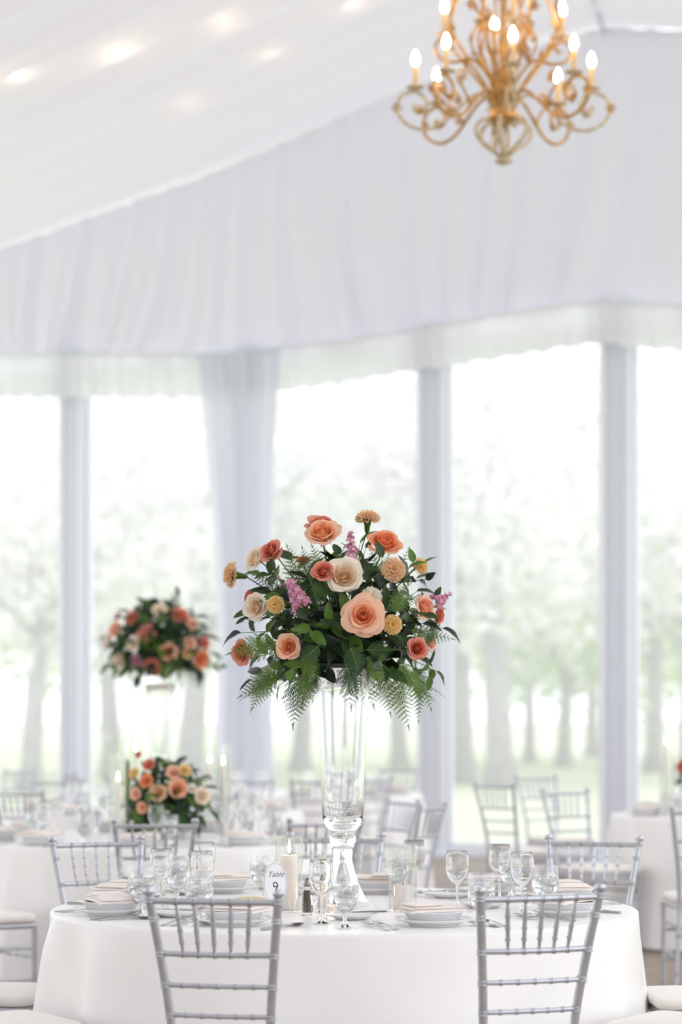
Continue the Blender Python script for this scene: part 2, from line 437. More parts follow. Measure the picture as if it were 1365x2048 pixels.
# ------------------------------------------------------------------ park outside
def tree(px, Y, trunk_r, trunk_h, crown, blossoms, label, seed, lean=0.0):
    r = np.random.default_rng(seed); x = (px - W_PX / 2) / F_PX * Y
    t = thing('park_tree', label, 'tree', (x, Y, -0.15), 0, 'park trees outside the windows')
    mb = MB(); top = trunk_h + crown * 0.9
    mb.tube([(0, 0, -0.1), (lean * 0.1, 0, trunk_h * 0.15), (lean * 0.5, 0, trunk_h * 0.6), (lean, 0, trunk_h), (lean * 1.4, 0.2, top)],
            [trunk_r * 1.45, trunk_r, trunk_r * 0.85, trunk_r * 0.7, trunk_r * 0.15], 10)
    obj('trunk', mb, M_BARK, t)
    nb = 7; tips = []
    for k in range(nb):
        a = 2 * PI * k / nb + r.uniform(-.3, .3); z0 = trunk_h * r.uniform(0.75, 1.15)
        d = crown * r.uniform(0.6, 0.95); e = Vector((lean + math.cos(a) * d, math.sin(a) * d, z0 + crown * r.uniform(0.2, 0.9)))
        s = Vector((lean * z0 / trunk_h, 0, z0)); mid = (s + e) / 2 + Vector((0, 0, crown * 0.12))
        obj('branch', MB().tube([s, mid, e], [trunk_r * 0.34, trunk_r * 0.18, trunk_r * 0.05], 6), M_BARK, t); tips += [mid, e]
    n = 5200; cs = np.array([[*q] for q in tips] + [[lean, 0, top]])
    c = cs[r.integers(0, len(cs), n)] + r.normal(0, crown * 0.27, (n, 3)) * np.array([1, 1, 0.8])
    sz = r.uniform(0.08, 0.22, n)[:, None]
    d1 = r.normal(size=(n, 3)); d1 /= np.linalg.norm(d1, axis=1)[:, None]
    d2 = np.cross(d1, r.normal(size=(n, 3))); d2 /= np.linalg.norm(d2, axis=1)[:, None]
    V = np.stack([c - d1 * sz, c + d2 * sz * .6, c + d1 * sz, c - d2 * sz * .6], 1).reshape(-1, 3)
    me = bpy.data.meshes.new('crown'); me.from_pydata(V.tolist(), [], [(4 * i, 4 * i + 1, 4 * i + 2, 4 * i + 3) for i in range(n)])
    o = obj('crown', me, [M_CROWN, M_CROWN2, M_BLOSSOM][blossoms], t); o['kind'] = 'stuff'
for a in [(60, 46, 0.22, 3.2, 3.6, 2, 'pale blossoming tree outside the leftmost window', 1, 0.2),
          (225, 58, 0.26, 3.4, 3.4, 2, 'slim blossoming tree outside, left of the tall background bouquet', 2, -.2),
          (378, 50, 0.30, 3.6, 4.2, 2, 'thick pale trunked tree outside behind the tall background bouquet', 3, 0.3),
          (455, 74, 0.28, 3.0, 3.6, 0, 'small green tree outside beside the gathered curtain', 4, 0),
          (600, 62, 0.26, 3.4, 3.6, 2, 'blossoming tree outside just left of the glass vase', 5, .3),
          (800, 66, 0.26, 3.2, 3.8, 2, 'blossoming tree outside just right of the glass vase', 6, -.2),
          (925, 52, 0.28, 3.8, 3.6, 2, 'blossoming tree outside touching the post beside the main bouquet', 7, -.1),
          (1002, 50, 0.30, 4.4, 4.2, 2, 'thick grey trunked tree standing on the lawn right of the bouquet', 8, -.2),
          (1060, 76, 0.20, 2.6, 3.2, 0, 'small bright green tree outside, second right of the thick trunk', 9, 0),
          (1128, 70, 0.24, 2.4, 3.4, 1, 'yellow green tree outside left of the widest tent post', 10, 0.1),
          (1185, 84, 0.24, 3.0, 4.6, 0, 'green tree outside partly behind the widest tent post', 11, 0),
          (1310, 62, 0.26, 3.2, 4.0, 1, 'yellow green tree outside the rightmost window', 12, 0),
          (1380, 54, 0.26, 3.6, 4.0, 2, 'pale blossoming tree outside at the right picture edge', 13, 0),
          (140, 88, 0.3, 3.4, 5.2, 1, 'far yellow green tree outside behind the left tent post', 14, 0),
          (700, 96, 0.3, 3.4, 5.2, 0, 'far green tree outside directly behind the main bouquet', 15, 0),
          (-60, 60, 0.26, 3.2, 4.2, 1, 'yellow green tree outside the tent at the left picture edge', 16, 0)]:
    tree(*a)

# ------------------------------------------------------------------ chandelier
CH = at(1008, 1425, 13.0); CH.z = 0
def make_chandelier():
    t = thing('chandelier', 'ornate gilt chandelier with lit candle bulbs hanging at the upper right', 'chandelier', (CH.x, CH.y, 4.31))
    Z = lambda z: z - 4.31
    def spline(pts, n=5):
        P = [Vector(p) for p in pts]; out = []
        for i in range(len(P) - 1):
            p0, p1, p2, p3 = P[max(i - 1, 0)], P[i], P[i + 1], P[min(i + 2, len(P) - 1)]
            for k in range(n):
                s = k / n
                out.append(0.5 * ((2 * p1) + (p2 - p0) * s + (2 * p0 - 5 * p1 + 4 * p2 - p3) * s * s + (3 * p1 - p0 - 3 * p2 + p3) * s ** 3))
        return out + [P[-1]]
    # central turned column
    obj('column', MB().lathe([(0, Z(4.52)), (.05, Z(4.53)), (.085, Z(4.56)), (.075, Z(4.60)), (.04, Z(4.64)), (.022, Z(4.70)), (.03, Z(4.78)), (.018, Z(4.84)),
                             (.03, Z(4.95)), (.015, Z(5.05)), (.02, Z(5.3)), (.012, Z(5.6)), (.03, Z(5.66)), (.0, Z(5.70))], 14), M_GOLD, t)
    obj('bottom_finial', MB().lathe([(0, Z(4.31)), (.02, Z(4.315)), (.05, Z(4.33)), (.045, Z(4.345)), (.02, Z(4.355)), (.012, Z(4.37)), (0, Z(4.372))], 12), M_CREAMMETAL, t)
    # heart shaped lower basket
    w = MB().tube(spline([(.012, 0, Z(4.35)), (.06, 0, Z(4.39)), (.14, 0, Z(4.445)), (.158, 0, Z(4.50)), (.13, 0, Z(4.545)), (.085, 0, Z(4.55)), (.06, 0, Z(4.52))]), .011, 6).mesh('basket_wire')
    for k in range(6):
        obj('basket_wire', w, M_CREAMMETAL, t, Matrix.Rotation(PI / 3 * k + .3, 4, 'Z'))
    obj('basket_stem', MB().tube([(0, 0, Z(4.35)), (0, 0, Z(4.54))], .008, 6), M_CREAMMETAL, t)
    lf = MB().grid(3, 5, lambda u, v: ((u - .5) * .06 * math.sin(PI * min(1, v + .12)), .05 * v * v, .12 * v)).mesh('gilt_leaf')
    for k in range(10):                        # leaf collar around the hub
        obj('gilt_leaf', lf, M_GOLD, t, Matrix.Rotation(2 * PI * k / 10, 4, 'Z') @ Matrix.Translation((0, .05, Z(4.58))))
    # lower arms
    arm = MB().tube(spline([(.05, 0, Z(4.58)), (.09, 0, Z(4.67)), (.15, 0, Z(4.69)), (.24, 0, Z(4.62)), (.33, 0, Z(4.535)), (.43, 0, Z(4.50)), (.53, 0, Z(4.535)),
                            (.575, 0, Z(4.61)), (.55, 0, Z(4.68)), (.48, 0, Z(4.705)), (.425, 0, Z(4.67)), (.415, 0, Z(4.62)), (.45, 0, Z(4.59)), (.485, 0, Z(4.61)), (.475, 0, Z(4.635))]), .0095, 6).mesh('lower_arm')
    scr = MB().tube(spline([(.28, 0, Z(4.58)), (.33, 0, Z(4.66)), (.38, 0, Z(4.70)), (.37, 0, Z(4.75)), (.33, 0, Z(4.76)), (.315, 0, Z(4.73)), (.335, 0, Z(4.715))]), .007, 6).mesh('arm_scroll')
    cupm = MB().lathe([(0, 0), (.012, .002), (.02, .012), (.05, .02), (.052, .024), (.018, .022), (.018, .035), (.0, .036)], 12).mesh('drip_cup')
    slv = MB().lathe([(0, .03), (.0135, .03), (.0135, .135), (.010, .14), (0, .14)], 10).mesh('candle_sleeve')
    blb = MB().lathe([(0, .138), (.008, .14), (.017, .155), (.020, .172), (.016, .192), (.007, .212), (0, .222)], 12).mesh('bulb')
    ros = MB()
    for k in range(6):
        a = k * PI / 3; ros.add([(0, 0, 0), (.022 * math.cos(a - .4), .022 * math.sin(a - .4), .010), (.034 * math.cos(a), .034 * math.sin(a), .004), (.022 * math.cos(a + .4), .022 * math.sin(a + .4), .010)], [(0, 1, 2, 3)])
    ros.lathe([(0, .014), (.009, .008), (.009, 0), (0, -.004)], 8); ros = ros.mesh('gilt_rosette')
    for k in range(8):
        R = Matrix.Rotation(math.radians(-88 + 45 * k), 4, 'Z')
        a = obj('lower_arm', arm, M_GOLD if k % 2 else M_CREAMMETAL, t, R)
        obj('arm_scroll', scr, M_GOLD, a)
        L = Matrix.Translation((.475, 0, Z(4.705)))
        obj('drip_cup', cupm, M_CREAMMETAL, a, L); obj('candle_sleeve', slv, M_SLEEVE, a, L); obj('bulb', blb, M_BULB, a, L)
        for q, (x, z) in enumerate([(.30, 4.60), (.575, 4.62), (.45, 4.60), (.335, 4.72)]):
            obj('gilt_rosette', ros, M_GOLD, a, Matrix.Translation((x, .012 * (-1) ** q, Z(z))) @ Matrix.Rotation(PI / 2 * (1 if q % 2 else -1), 4, 'X'))
    # upper arms
    ua = MB().tube(spline([(.04, 0, Z(4.62)), (.08, 0, Z(4.78)), (.17, 0, Z(4.88)), (.26, 0, Z(4.86)), (.345, 0, Z(4.88)), (.37, 0, Z(4.95)), (.32, 0, Z(4.985)), (.28, 0, Z(4.95)), (.31, 0, Z(4.92))]), .009, 6).mesh('upper_arm')
    for k in range(4):
        a = obj('upper_arm', ua, M_GOLD, t, Matrix.Rotation(math.radians(-95 + 90 * k + 45 * 0), 4, 'Z') @ Matrix.Rotation(math.radians(10), 4, 'Z'))
        L = Matrix.Translation((.32, 0, Z(4.985)))
        obj('drip_cup', cupm, M_CREAMMETAL, a, L); obj('candle_sleeve', slv, M_SLEEVE, a, L); obj('bulb', blb, M_BULB, a, L)
    # cage ribs with vine leaves
    rib = MB().tube(spline([(.05, 0, Z(4.60)), (.10, 0, Z(4.72)), (.21, 0, Z(4.86)), (.31, 0, Z(5.02)), (.29, 0, Z(5.18)), (.20, 0, Z(5.34)), (.10, 0, Z(5.46)), (.05, 0, Z(5.58)), (.03, 0, Z(5.64))]), .009, 6).mesh('cage_rib')
    inner = MB().tube(spline([(.03, 0, Z(4.62)), (.05, 0, Z(4.74)), (.13, 0, Z(4.86)), (.18, 0, Z(4.98)), (.13, 0, Z(5.10)), (.17, 0, Z(5.2)), (.10, 0, Z(5.32)), (.03, 0, Z(5.44))]), .007, 6).mesh('inner_vine')
    r = random.Random(4)
    for k in range(8):
        a = obj('cage_rib', rib, M_GOLD, t, Matrix.Rotation(math.radians(22 + 45 * k), 4, 'Z'))
        for (x, z) in [(.21, 4.86), (.30, 5.00), (.305, 5.1), (.25, 5.26)]:
            obj('gilt_leaf', lf, M_GOLD, a, Matrix.Translation((x, r.uniform(-.01, .01), Z(z))) @ Matrix.Rotation(r.uniform(0, 6), 4, 'Z') @ Matrix.Rotation(r.uniform(-.8, .8), 4, 'X') @ Matrix.Scale(.55, 4))
    for k in range(6):
        a = obj('inner_vine', inner, M_GOLD, t, Matrix.Rotation(math.radians(8 + 60 * k), 4, 'Z'))
        for (x, z) in [(.06, 4.78), (.15, 4.90), (.18, 4.99), (.14, 5.07), (.16, 5.17), (.12, 5.27)]:
            obj('gilt_rosette', ros, M_GOLD, a, Matrix.Translation((x + r.uniform(-.02, .02), r.uniform(-.02, .02), Z(z))) @ Matrix.Rotation(r.uniform(0, 6), 4, 'Z') @ Matrix.Rotation(r.uniform(.8, 2.2), 4, 'X') @ Matrix.Scale(r.uniform(.8, 1.25), 4))
    top = 7.55
    lk = MB().tube([(.016 * math.cos(a), 0, .028 * math.sin(a)) for a in np.linspace(0, 2 * PI, 13)], .004, 5, caps=False).mesh('chain_link')
    z = 5.70; k = 0
    while z < top - .05:
        obj('chain_link', lk, M_GOLD, t, Matrix.Translation((0, 0, Z(z + .028))) @ Matrix.Rotation(PI / 2 * (k % 2), 4, 'Z')); z += .049; k += 1
    obj('ceiling_canopy', MB().lathe([(0, Z(top)), (.07, Z(top + .01)), (.06, Z(top - .02)), (.02, Z(top - .05)), (0, Z(top - .06))], 16), M_GOLD, t)
make_chandelier()

# small warm lamps just above the sheer ceiling lining, glowing through it
def ceil_z_at(px, py):                          # where the sight line meets the left slope
    d = Vector(((px - W_PX / 2) / F_PX, 1.0, (HORIZON - py) / F_PX))
    for Y in np.arange(9.0, 26.0, 0.02):
        p = Vector((0, 0, EYE)) + d * float(Y)
        # p = wall(t) + RD*k
        A = np.array([[WD.x, RD.x], [WD.y, RD.y]]); tk = np.linalg.solve(A, np.array([p.x - WO.x, p.y - WO.y]))
        if tk[1] >= 0 and p.z > ztop(tk[0]) + 0.02: return p
    return p
lamp_m = MB().lathe([(0, -.035), (.018, -.032), (.030, -.015), (.032, .0), (.026, .018), (.014, .03), (0, .031)], 12).mesh('globe')
soc_m = MB().lathe([(0, .028), (.016, .028), (.018, .05), (.02, .075), (0, .08)], 10).mesh('socket')
for i, (px, py, e, lab) in enumerate([(245, 101, 1.0, 'brightest warm lamp glowing against the ceiling lining at upper left'),
                              (28, 158, .9, 'warm lamp glowing on the ceiling lining at the left picture edge'),
                              (450, 36, .5, 'warm lamp on the ceiling lining near the top edge, left of the chandelier'),
                              (536, 102, .25, 'small dim lamp on the ceiling lining left of the chandelier'),
                              (377, 194, .2, 'small dim lamp on the ceiling lining below the brightest one'),
                              (700, 8, .4, 'warm lamp on the ceiling lining at the very top beside the chandelier')]):
    p = ceil_z_at(px, py) + Vector((0, 0, .055 + .045 * e))
    t = thing('ceiling_lamp', lab, 'lamp', p, 0, 'warm lamps on the ceiling lining')
    s = 0.6 + 0.6 * e
    obj('globe', lamp_m, mat('lamp_glow_%d' % i, (1, .9, .75, 1), .4, emit=(1, .70, .42, 1), estr=25 + 60 * e), t, Matrix.Scale(s, 4))
    obj('socket', soc_m, M_POST, t, Matrix.Scale(s, 4))

# ------------------------------------------------------------------ chairs
def ring(mb, p, axis, r, w=0.004):
    mb.lathe([(r * .8, -w), (r, -w * .6), (r, w * .6), (r * .8, w)], 10, frame_to(axis, p))
def make_chair():
    t = thing('chiavari_chair', 'x', 'chair')
    # rear posts: ground to finial, leaning back and splaying outward at the top
    ctrl = [(.150, -.215, 0), (.136, -.195, .25), (.126, -.185, .45), (.132, -.205, .60), (.150, -.238, .76), (.167, -.268, .89), (.169, -.272, .905)]
    def post_x(z): return float(np.interp(z, [c[2] for c in ctrl], [c[0] for c in ctrl]))
    def post_y(z): return float(np.interp(z, [c[2] for c in ctrl], [c[1] for c in ctrl]))
    for s in (-1, 1):
        mb = MB(); zs = np.linspace(0, .905, 15)
        mb.tube([(s * post_x(z), post_y(z), z) for z in zs], [.0095 + .0022 * min(1, z / .45) for z in zs], 10)
        for z in (.12, .30, .595, .675, .755, .845, .895):
            ring(mb, (s * post_x(z), post_y(z), z - .004), (0, 0, 1), .0142); ring(mb, (s * post_x(z), post_y(z), z + .005), (0, 0, 1), .0142)
        p = obj('rear_post', mb, M_SILVER, t)
        obj('finial', MB().lathe([(0, .900), (.009, .902), (.0095, .906), (.0145, .911), (.0150, .920), (.012, .925), (0, .926)], 12), M_SILVER, p,
            Matrix.Translation((s * .169, -.272, 0)))
    # bowed rails with turned rings
    def rail(z, bow, r, rings, name):
        hx = post_x(z); y = post_y(z); mb = MB()
        pts = [(x, y - bow * (1 - (x / hx) ** 2), z) for x in np.linspace(-hx, hx, 13)]
        mb.tube(pts, r, 8)
        for k in range(1, 6):
            x = -hx + 2 * hx * k / 6 if rings is None else rings[k - 1]
            q = (x, y - bow * (1 - (x / hx) ** 2), z)
            ring(mb, (q[0] - .003, q[1], q[2]), (1, 0, 0), r * 1.3, .0025); ring(mb, (q[0] + .003, q[1], q[2]), (1, 0, 0), r * 1.3, .0025)
        obj(name, mb, M_SILVER, t); return lambda x: Vector((x, y - bow * (1 - (x / hx) ** 2), z))
    sp = [-.096, -.048, 0, .048, .096]
    spl = [-.084, -.042, 0, .042, .084]
    ft = rail(.893, .016, .0085, sp, 'crest_rail'); fb = rail(.757, .022, .0075, spl, 'mid_rail')
    rail(.675, .014, .0065, None, 'lower_rail'); rail(.597, .014, .0065, None, 'lower_rail')
    for x, xl in zip(sp, spl):
        a, b = ft(x), fb(xl); d = b - a; mb = MB()
        mb.tube([a + d * s for s in (0, .06, .3, .55, .8, .96, 1)], [.0028, .0042, .0062, .0064, .0056, .0034, .0026], 8)
        for s in (.33, .55, .77): ring(mb, a + d * s, d, .0080, .003)
        obj('spindle', mb, M_SILVER, t)
    # front legs
    for s in (-1, 1):
        mb = MB(); mb.tube([(s * .178, .185, 0), (s * .180, .185, .22), (s * .182, .185, .44)], [.0095, .0115, .0125], 10)
        for z in (.10, .20, .30, .40): ring(mb, (s * .180, .185, z), (0, 0, 1), .0148)
        obj('front_leg', mb, M_SILVER, t)
    # seat frame and cushion
    def slab(hf, hb, y0, y1, z0, z1, rad, seg=6, dome=0.0):
        out = []
        cs = [(-hb, y0), (hb, y0), (hf, y1), (-hf, y1)]; n = len(cs); ring2 = []
        for i in range(n):
            p = Vector(cs[i]); a = (Vector(cs[i - 1]) - p).normalized(); b = (Vector(cs[(i + 1) % n]) - p).normalized()
            for k in range(seg + 1):
                s = k / seg; q = (p + a * rad) * (1 - s) ** 2 + p * 2 * s * (1 - s) + (p + b * rad) * s * s; ring2.append(q)
        c = sum(ring2, Vector((0, 0))) / len(ring2); vs, fs = [], []
        e = min(.012, (z1 - z0) * .45)
        lv = [(.0, z0, .0), (.96, z0, 1), (1, z0 + e * .6, 1), (1, z1 - e, 1), (.975, z1 - e * .3, 1), (.93, z1, 1), (.6, z1 + dome * .7, 1), (.0, z1 + dome, 0)]
        rows = []
        for sc_, z, k in lv:
            if not k: rows.append([len(vs)] * len(ring2)); vs.append((c.x, c.y, z))
            else:
                rows.append(list(range(len(vs), len(vs) + len(ring2)))); vs += [(*(c + (q - c) * sc_), z) for q in ring2]
        m = len(ring2)
        for A, B in zip(rows, rows[1:]):
            for k in range(m):
                q = [A[k], A[(k + 1) % m], B[(k + 1) % m], B[k]]; q2 = [x for j, x in enumerate(q) if x not in q[:j]]
                if len(q2) > 2: fs.append(tuple(q2))
        return MB().add(vs, fs)
    obj('seat_frame', slab(.195, .142, -.195, .200, .425, .452, .03), M_SILVER, t)
    obj('cushion', slab(.198, .150, -.185, .205, .4525, .488, .06, dome=.012), M_CUSHION, t)
    def bar(a, b, name='stretcher'):
        mb = MB(); mb.tube([a, b], .0072, 8); a, b = Vector(a), Vector(b)
        for s in (.2, .4, .6, .8): ring(mb, a + (b - a) * s, b - a, .0095, .003)
        obj(name, mb, M_SILVER, t)
    for z in (.16, .30):
        bar((-.179, .185, z), (.179, .185, z)); bar((-post_x(z), post_y(z), z), (post_x(z), post_y(z), z))
        for s in (-1, 1): bar((s * .179, .185, z + .04), (s * post_x(z), post_y(z), z + .04))
    return t
CHAIR = Proto(make_chair())
G_MAIN = 'silver chairs around the main table'; G_BACK = 'silver chairs around the background tables'
def chair_seat(x, y, th, label, group): CHAIR.put((x, y, 0), math.radians(th), 'silver chiavari chair ' + label, group)
def chair_back(x, y, th, label, group):          # placed by the middle of its crest rail
    a = math.radians(th); chair_seat(x - math.sin(a) * .285, y + math.cos(a) * .285, th, label, group)

TABLES = {'main': Vector((0.010, 7.59, 0)), 'left': Vector((-.92, 11.75, 0)), 'right': Vector((2.54, 14.5, 0)),
          'tall': Vector((-1.15, 15.0, 0)), 'mid': Vector((-.30, 18.3, 0)), 'farleft': Vector((-3.55, 18.0, 0))}
TPHRASE = {'main': 'main table', 'left': 'low-bouquet table behind left', 'right': 'right background table', 'tall': 'tall-bouquet background table',
           'mid': 'farthest middle table', 'farleft': 'far left background table'}
C = TABLES['main']
def around(c, a, r): a = math.radians(a); return Vector((c.x + math.sin(a) * r, c.y - math.cos(a) * r, 0))
for a, r, lab in [(-12.5, 1.262, 'in the left foreground with its back to the camera'), (20, 1.20, 'in the right foreground with its back to the camera'),
                  (56, 1.20, 'at the near right of the main table, only its seat in view'), (92, 1.165, 'at the right end of the main table, only its seat in view'),
                  (-57, 1.20, 'at the near left of the main table, only its seat in view'), (-97, 1.165, 'at the left end of the main table, only its seat in view')]:
    p = around(C, a, r); chair_seat(p.x, p.y, a, lab, G_MAIN)
chair_back(.92, 8.76, 160, 'at the far right of the main table facing the camera', G_MAIN)
chair_back(-.885, 8.72, -154, 'at the far left of the main table facing the camera', G_MAIN)
chair_back(-.018, 8.98, 180, 'at the far side of the main table behind the glass vase', G_MAIN)
chair_back(-.78, 10.12, 4, 'in front of the low bouquet on the table behind', G_BACK)
chair_back(-.06, 10.28, 26, 'partly behind the foot of the tall vase', G_BACK)
chair_back(.466, 11.98, 67, 'side-on right of the vase, nearer of two', G_BACK)
chair_back(.335, 12.62, 116, 'side-on right of the vase, farther of two', G_BACK)
chair_seat(-1.60, 10.62, -52, 'at the left edge, cushion beside the main tablecloth', G_BACK)
for a, l in [(-95, 'left side'), (-135, 'far left side'), (178, 'far side')]:
    p = around(TABLES['left'], a, 1.28); chair_seat(p.x, p.y, a, 'at the %s of the low-bouquet table' % l, G_BACK)
chair_back(1.31, 14.22, -146, 'turned toward the camera beside the right background table', G_BACK)
chair_back(.97, 15.45, -47, 'standing before the lawn, left of the right background table', G_BACK)
chair_back(1.40, 17.4, -150, 'pale and farthest, before the lawn near the widest tent post', G_BACK)
chair_back(1.74, 11.45, -4, 'cut by the right picture edge', G_BACK)
for a, l in [(150, 'far right seat'), (185, 'far side')]:
    p = around(TABLES['right'], a, 1.28); chair_seat(p.x, p.y, a, 'at the %s of the right background table' % l, G_BACK)
chair_back(-1.88, 14.0, -25, 'at the left edge before the tall-bouquet table', G_BACK)
for a, l in [(-100, 'left end'), (-150, 'far left side'), (160, 'far side'), (15, 'near side')]:
    p = around(TABLES['tall'], a, 1.28); chair_seat(p.x, p.y, a, 'at the %s of the tall-bouquet table' % l, G_BACK)
chair_back(-.17, 16.5, 6, 'just left of the vase, before the farthest table', G_BACK)
chair_back(.27, 16.9, 55, 'just right of the vase, before the farthest table', G_BACK)
for a, l in [(-60, 'near left side'), (150, 'far right side'), (-150, 'far left side')]:
    p = around(TABLES['mid'], a, 1.28); chair_seat(p.x, p.y, a, 'at the %s of the farthest middle table' % l, G_BACK)
for a, l in [(40, 'near right side'), (85, 'right end'), (140, 'far right side')]:
    p = around(TABLES['farleft'], a, 1.28); chair_seat(p.x, p.y, a, 'at the %s of the far left table' % l, G_BACK)

# ------------------------------------------------------------------ tables and cloths
def make_table():
    t = thing('round_table', 'x', 'table')
    obj('tabletop', MB().lathe([(0, .725), (.90, .725), (.91, .73), (.91, .748), (.90, .752), (0, .752)], 48), M_TABLE, t)
    for k in range(4):
        a = PI / 4 + k * PI / 2
        obj('leg', MB().tube([(.62 * math.cos(a), .62 * math.sin(a), 0), (.60 * math.cos(a), .60 * math.sin(a), .725)], .018, 8), M_STEEL, t)
    obj('apron', MB().lathe([(.64, .68), (.66, .68), (.66, .725), (.64, .725), (.64, .68)], 32), M_TABLE, t)
    return t
TABLE = Proto(make_table())
def cloth_mesh(seed, R=.915, amp=1.0, turn=0.0):
    r = random.Random(seed); ks = [(r.choice([11, 13, 16, 19, 23, 29]), r.uniform(0, 6.28), r.uniform(.3, 1)) for _ in range(6)]
    seg = 288
    def fold(a):
        s = sum(w * math.sin(k * a + p + .6 * math.sin(2 * a + p)) for k, p, w in ks) / 2.2
        return s
    prof = [(0, .7565), (.5, .7565), (.86, .7565), (.906, .7564), (.9135, .7555), (.9172, .7520), (.9185, .744)]
    rows = [(r_ / .915 * R, z, 0) for r_, z in prof]
    for k in range(1, 18):
        s = k / 17; rows.append((R + .0045 + .060 * s ** 0.95, .744 - .732 * s, s))
    vs, fs = [(0, 0, .7565)], []
    for r_, z, s in rows[1:]:
        for k in range(seg):
            a = 2 * PI * k / seg; f = fold(a)
            sharp = (abs(f) ** 1.9) * 1.15 if f > 0 else -.35 * abs(f) ** .8
            w = .6 + .9 * abs(math.cos(a + turn)) ** 2
            rr = r_ + amp * w * (.034 * s ** .75 * sharp + (.009 * min(1, s * 8) * sharp if s > 0 else 0))
            vs.append((rr * math.cos(a), rr * math.sin(a), z))
    for k in range(seg): fs.append((0, 1 + k, 1 + (k + 1) % seg))
    for i in range(len(rows) - 2):
        for k in range(seg):
            fs.append((1 + i * seg + k, 1 + (i + 1) * seg + k, 1 + (i + 1) * seg + (k + 1) % seg, 1 + i * seg + (k + 1) % seg))
    return MB().add(vs, fs).mesh('tablecloth')
bc = cloth_mesh(3, amp=1.0)
for k, c in TABLES.items():
    TABLE.put(c, .3, 'round folding table under the cloth of the ' + TPHRASE[k], 'round banquet tables')
    o = obj('tablecloth', cloth_mesh(8, amp=1.1, turn=.2) if k == 'main' else bc, M_CLOTH, None, Matrix.Translation(c) @ Matrix.Rotation(.2 if k == 'main' else c.x, 4, 'Z'))
    tag(o, 'ivory satin cloth draped to the floor over the ' + TPHRASE[k], 'tablecloth', 'ivory tablecloths')
ZT = .7570                                      # cloth surface

# ------------------------------------------------------------------ glassware, china, cutlery
def make_goblet():
    t = thing('water_goblet', 'x', 'goblet')
    obj('bowl', MB().lathe([(0, .0335), (.008, .034), (.020, .044), (.031, .060), (.0375, .080), (.0385, .095), (.0370, .120), (.0350, .1385), (.0343, .1395), (.0336, .1385),
                            (.0354, .119), (.0368, .095), (.0358, .080), (.0294, .0615), (.0186, .0465), (.008, .0385), (0, .038)], 28), M_THIN, t)
    obj('foot', MB().lathe([(0, .0332), (.006, .033), (.0052, .022), (.0075, .012), (.018, .006), (.033, .0025), (.0335, .0012), (.033, 0), (0, 0.0)], 28), M_GLASS, t)
    obj('water', MB().lathe([(0, .0382), (.008, .0388), (.0189, .0467), (.0297, .0617), (.0361, .0802), (.0371, .095), (.0363, .112), (0, .112)], 28), M_ICEWATER, t)
    r = random.Random(5)
    for k in range(7):
        m = bevel_box('ice_cube', -.010, -.010, -.010, .010, .010, .010, .003, 2)
        a = k * 2.4; rr = .016 if k < 6 else 0
        obj('ice_cube', m, M_ICE, t, Matrix.Translation((rr * math.cos(a), rr * math.sin(a), .070 + .008 * k * .75)) @ Matrix.Rotation(r.uniform(0, 3), 4, Vector((r.uniform(-1, 1), r.uniform(-1, 1), 1))))
    return t
def make_wine():
    t = thing('wine_glass', 'x', 'wine glass')
    obj('bowl', MB().lathe([(0, .0815), (.006, .082), (.018, .090), (.029, .105), (.0355, .125), (.0365, .142), (.0352, .165), (.0332, .1845), (.0325, .1853), (.0319, .1845),
                            (.0338, .165), (.0351, .142), (.0341, .126), (.0276, .107), (.0168, .093), (.006, .0865), (0, .086)], 28), M_GLASS, t)
    obj('stem', MB().lathe([(0, .0812), (.0052, .081), (.0040, .070), (.0036, .045), (.0042, .022), (.0062, .0125), (0, .0122)], 14), M_GLASS, t)
    obj('foot', MB().lathe([(0, .0120), (.0065, .0118), (.014, .007), (.033, .0028), (.0345, .0014), (.034, 0), (0, 0)], 28), M_GLASS, t)
    return t
GOBLET, WINE = Proto(make_goblet()), Proto(make_wine())
def make_plate():
    t = thing('dinner_plate', 'x', 'plate')
    obj('well', MB().lathe([(0, .006), (.060, .006), (.074, .009), (.0735, .0045), (.070, .0), (.060, .0), (.058, .003), (0, .003)], 40), M_CHINA, t)
    obj('rim', MB().lathe([(.074, .009), (.085, .016), (.116, .0225), (.118, .0215), (.117, .0200), (.090, .0120), (.0735, .0045), (.074, .009)], 40), M_CHINA, t)
    return t
def make_soup():
    o = obj('soup_plate', MB().lathe([(0, .0065), (.050, .0065), (.066, .012), (.078, .030), (.098, .0385), (.0995, .0375), (.099, .036), (.083, .029), (.071, .009), (.060, .001), (.0, .001)], 40), M_CHINA)
    return tag(o, 'x', 'bowl')
def make_bread():
    t = thing('bread_plate', 'x', 'plate')
    obj('well', MB().lathe([(0, .005), (.040, .005), (.050, .007), (.049, .002), (.044, 0), (0, 0)], 32), M_CHINA, t)
    obj('rim', MB().lathe([(.050, .007), (.060, .011), (.078, .0165), (.0795, .0155), (.078, .0142), (.060, .0075), (.049, .002), (.050, .007)], 32), M_CHINA, t)
    return t
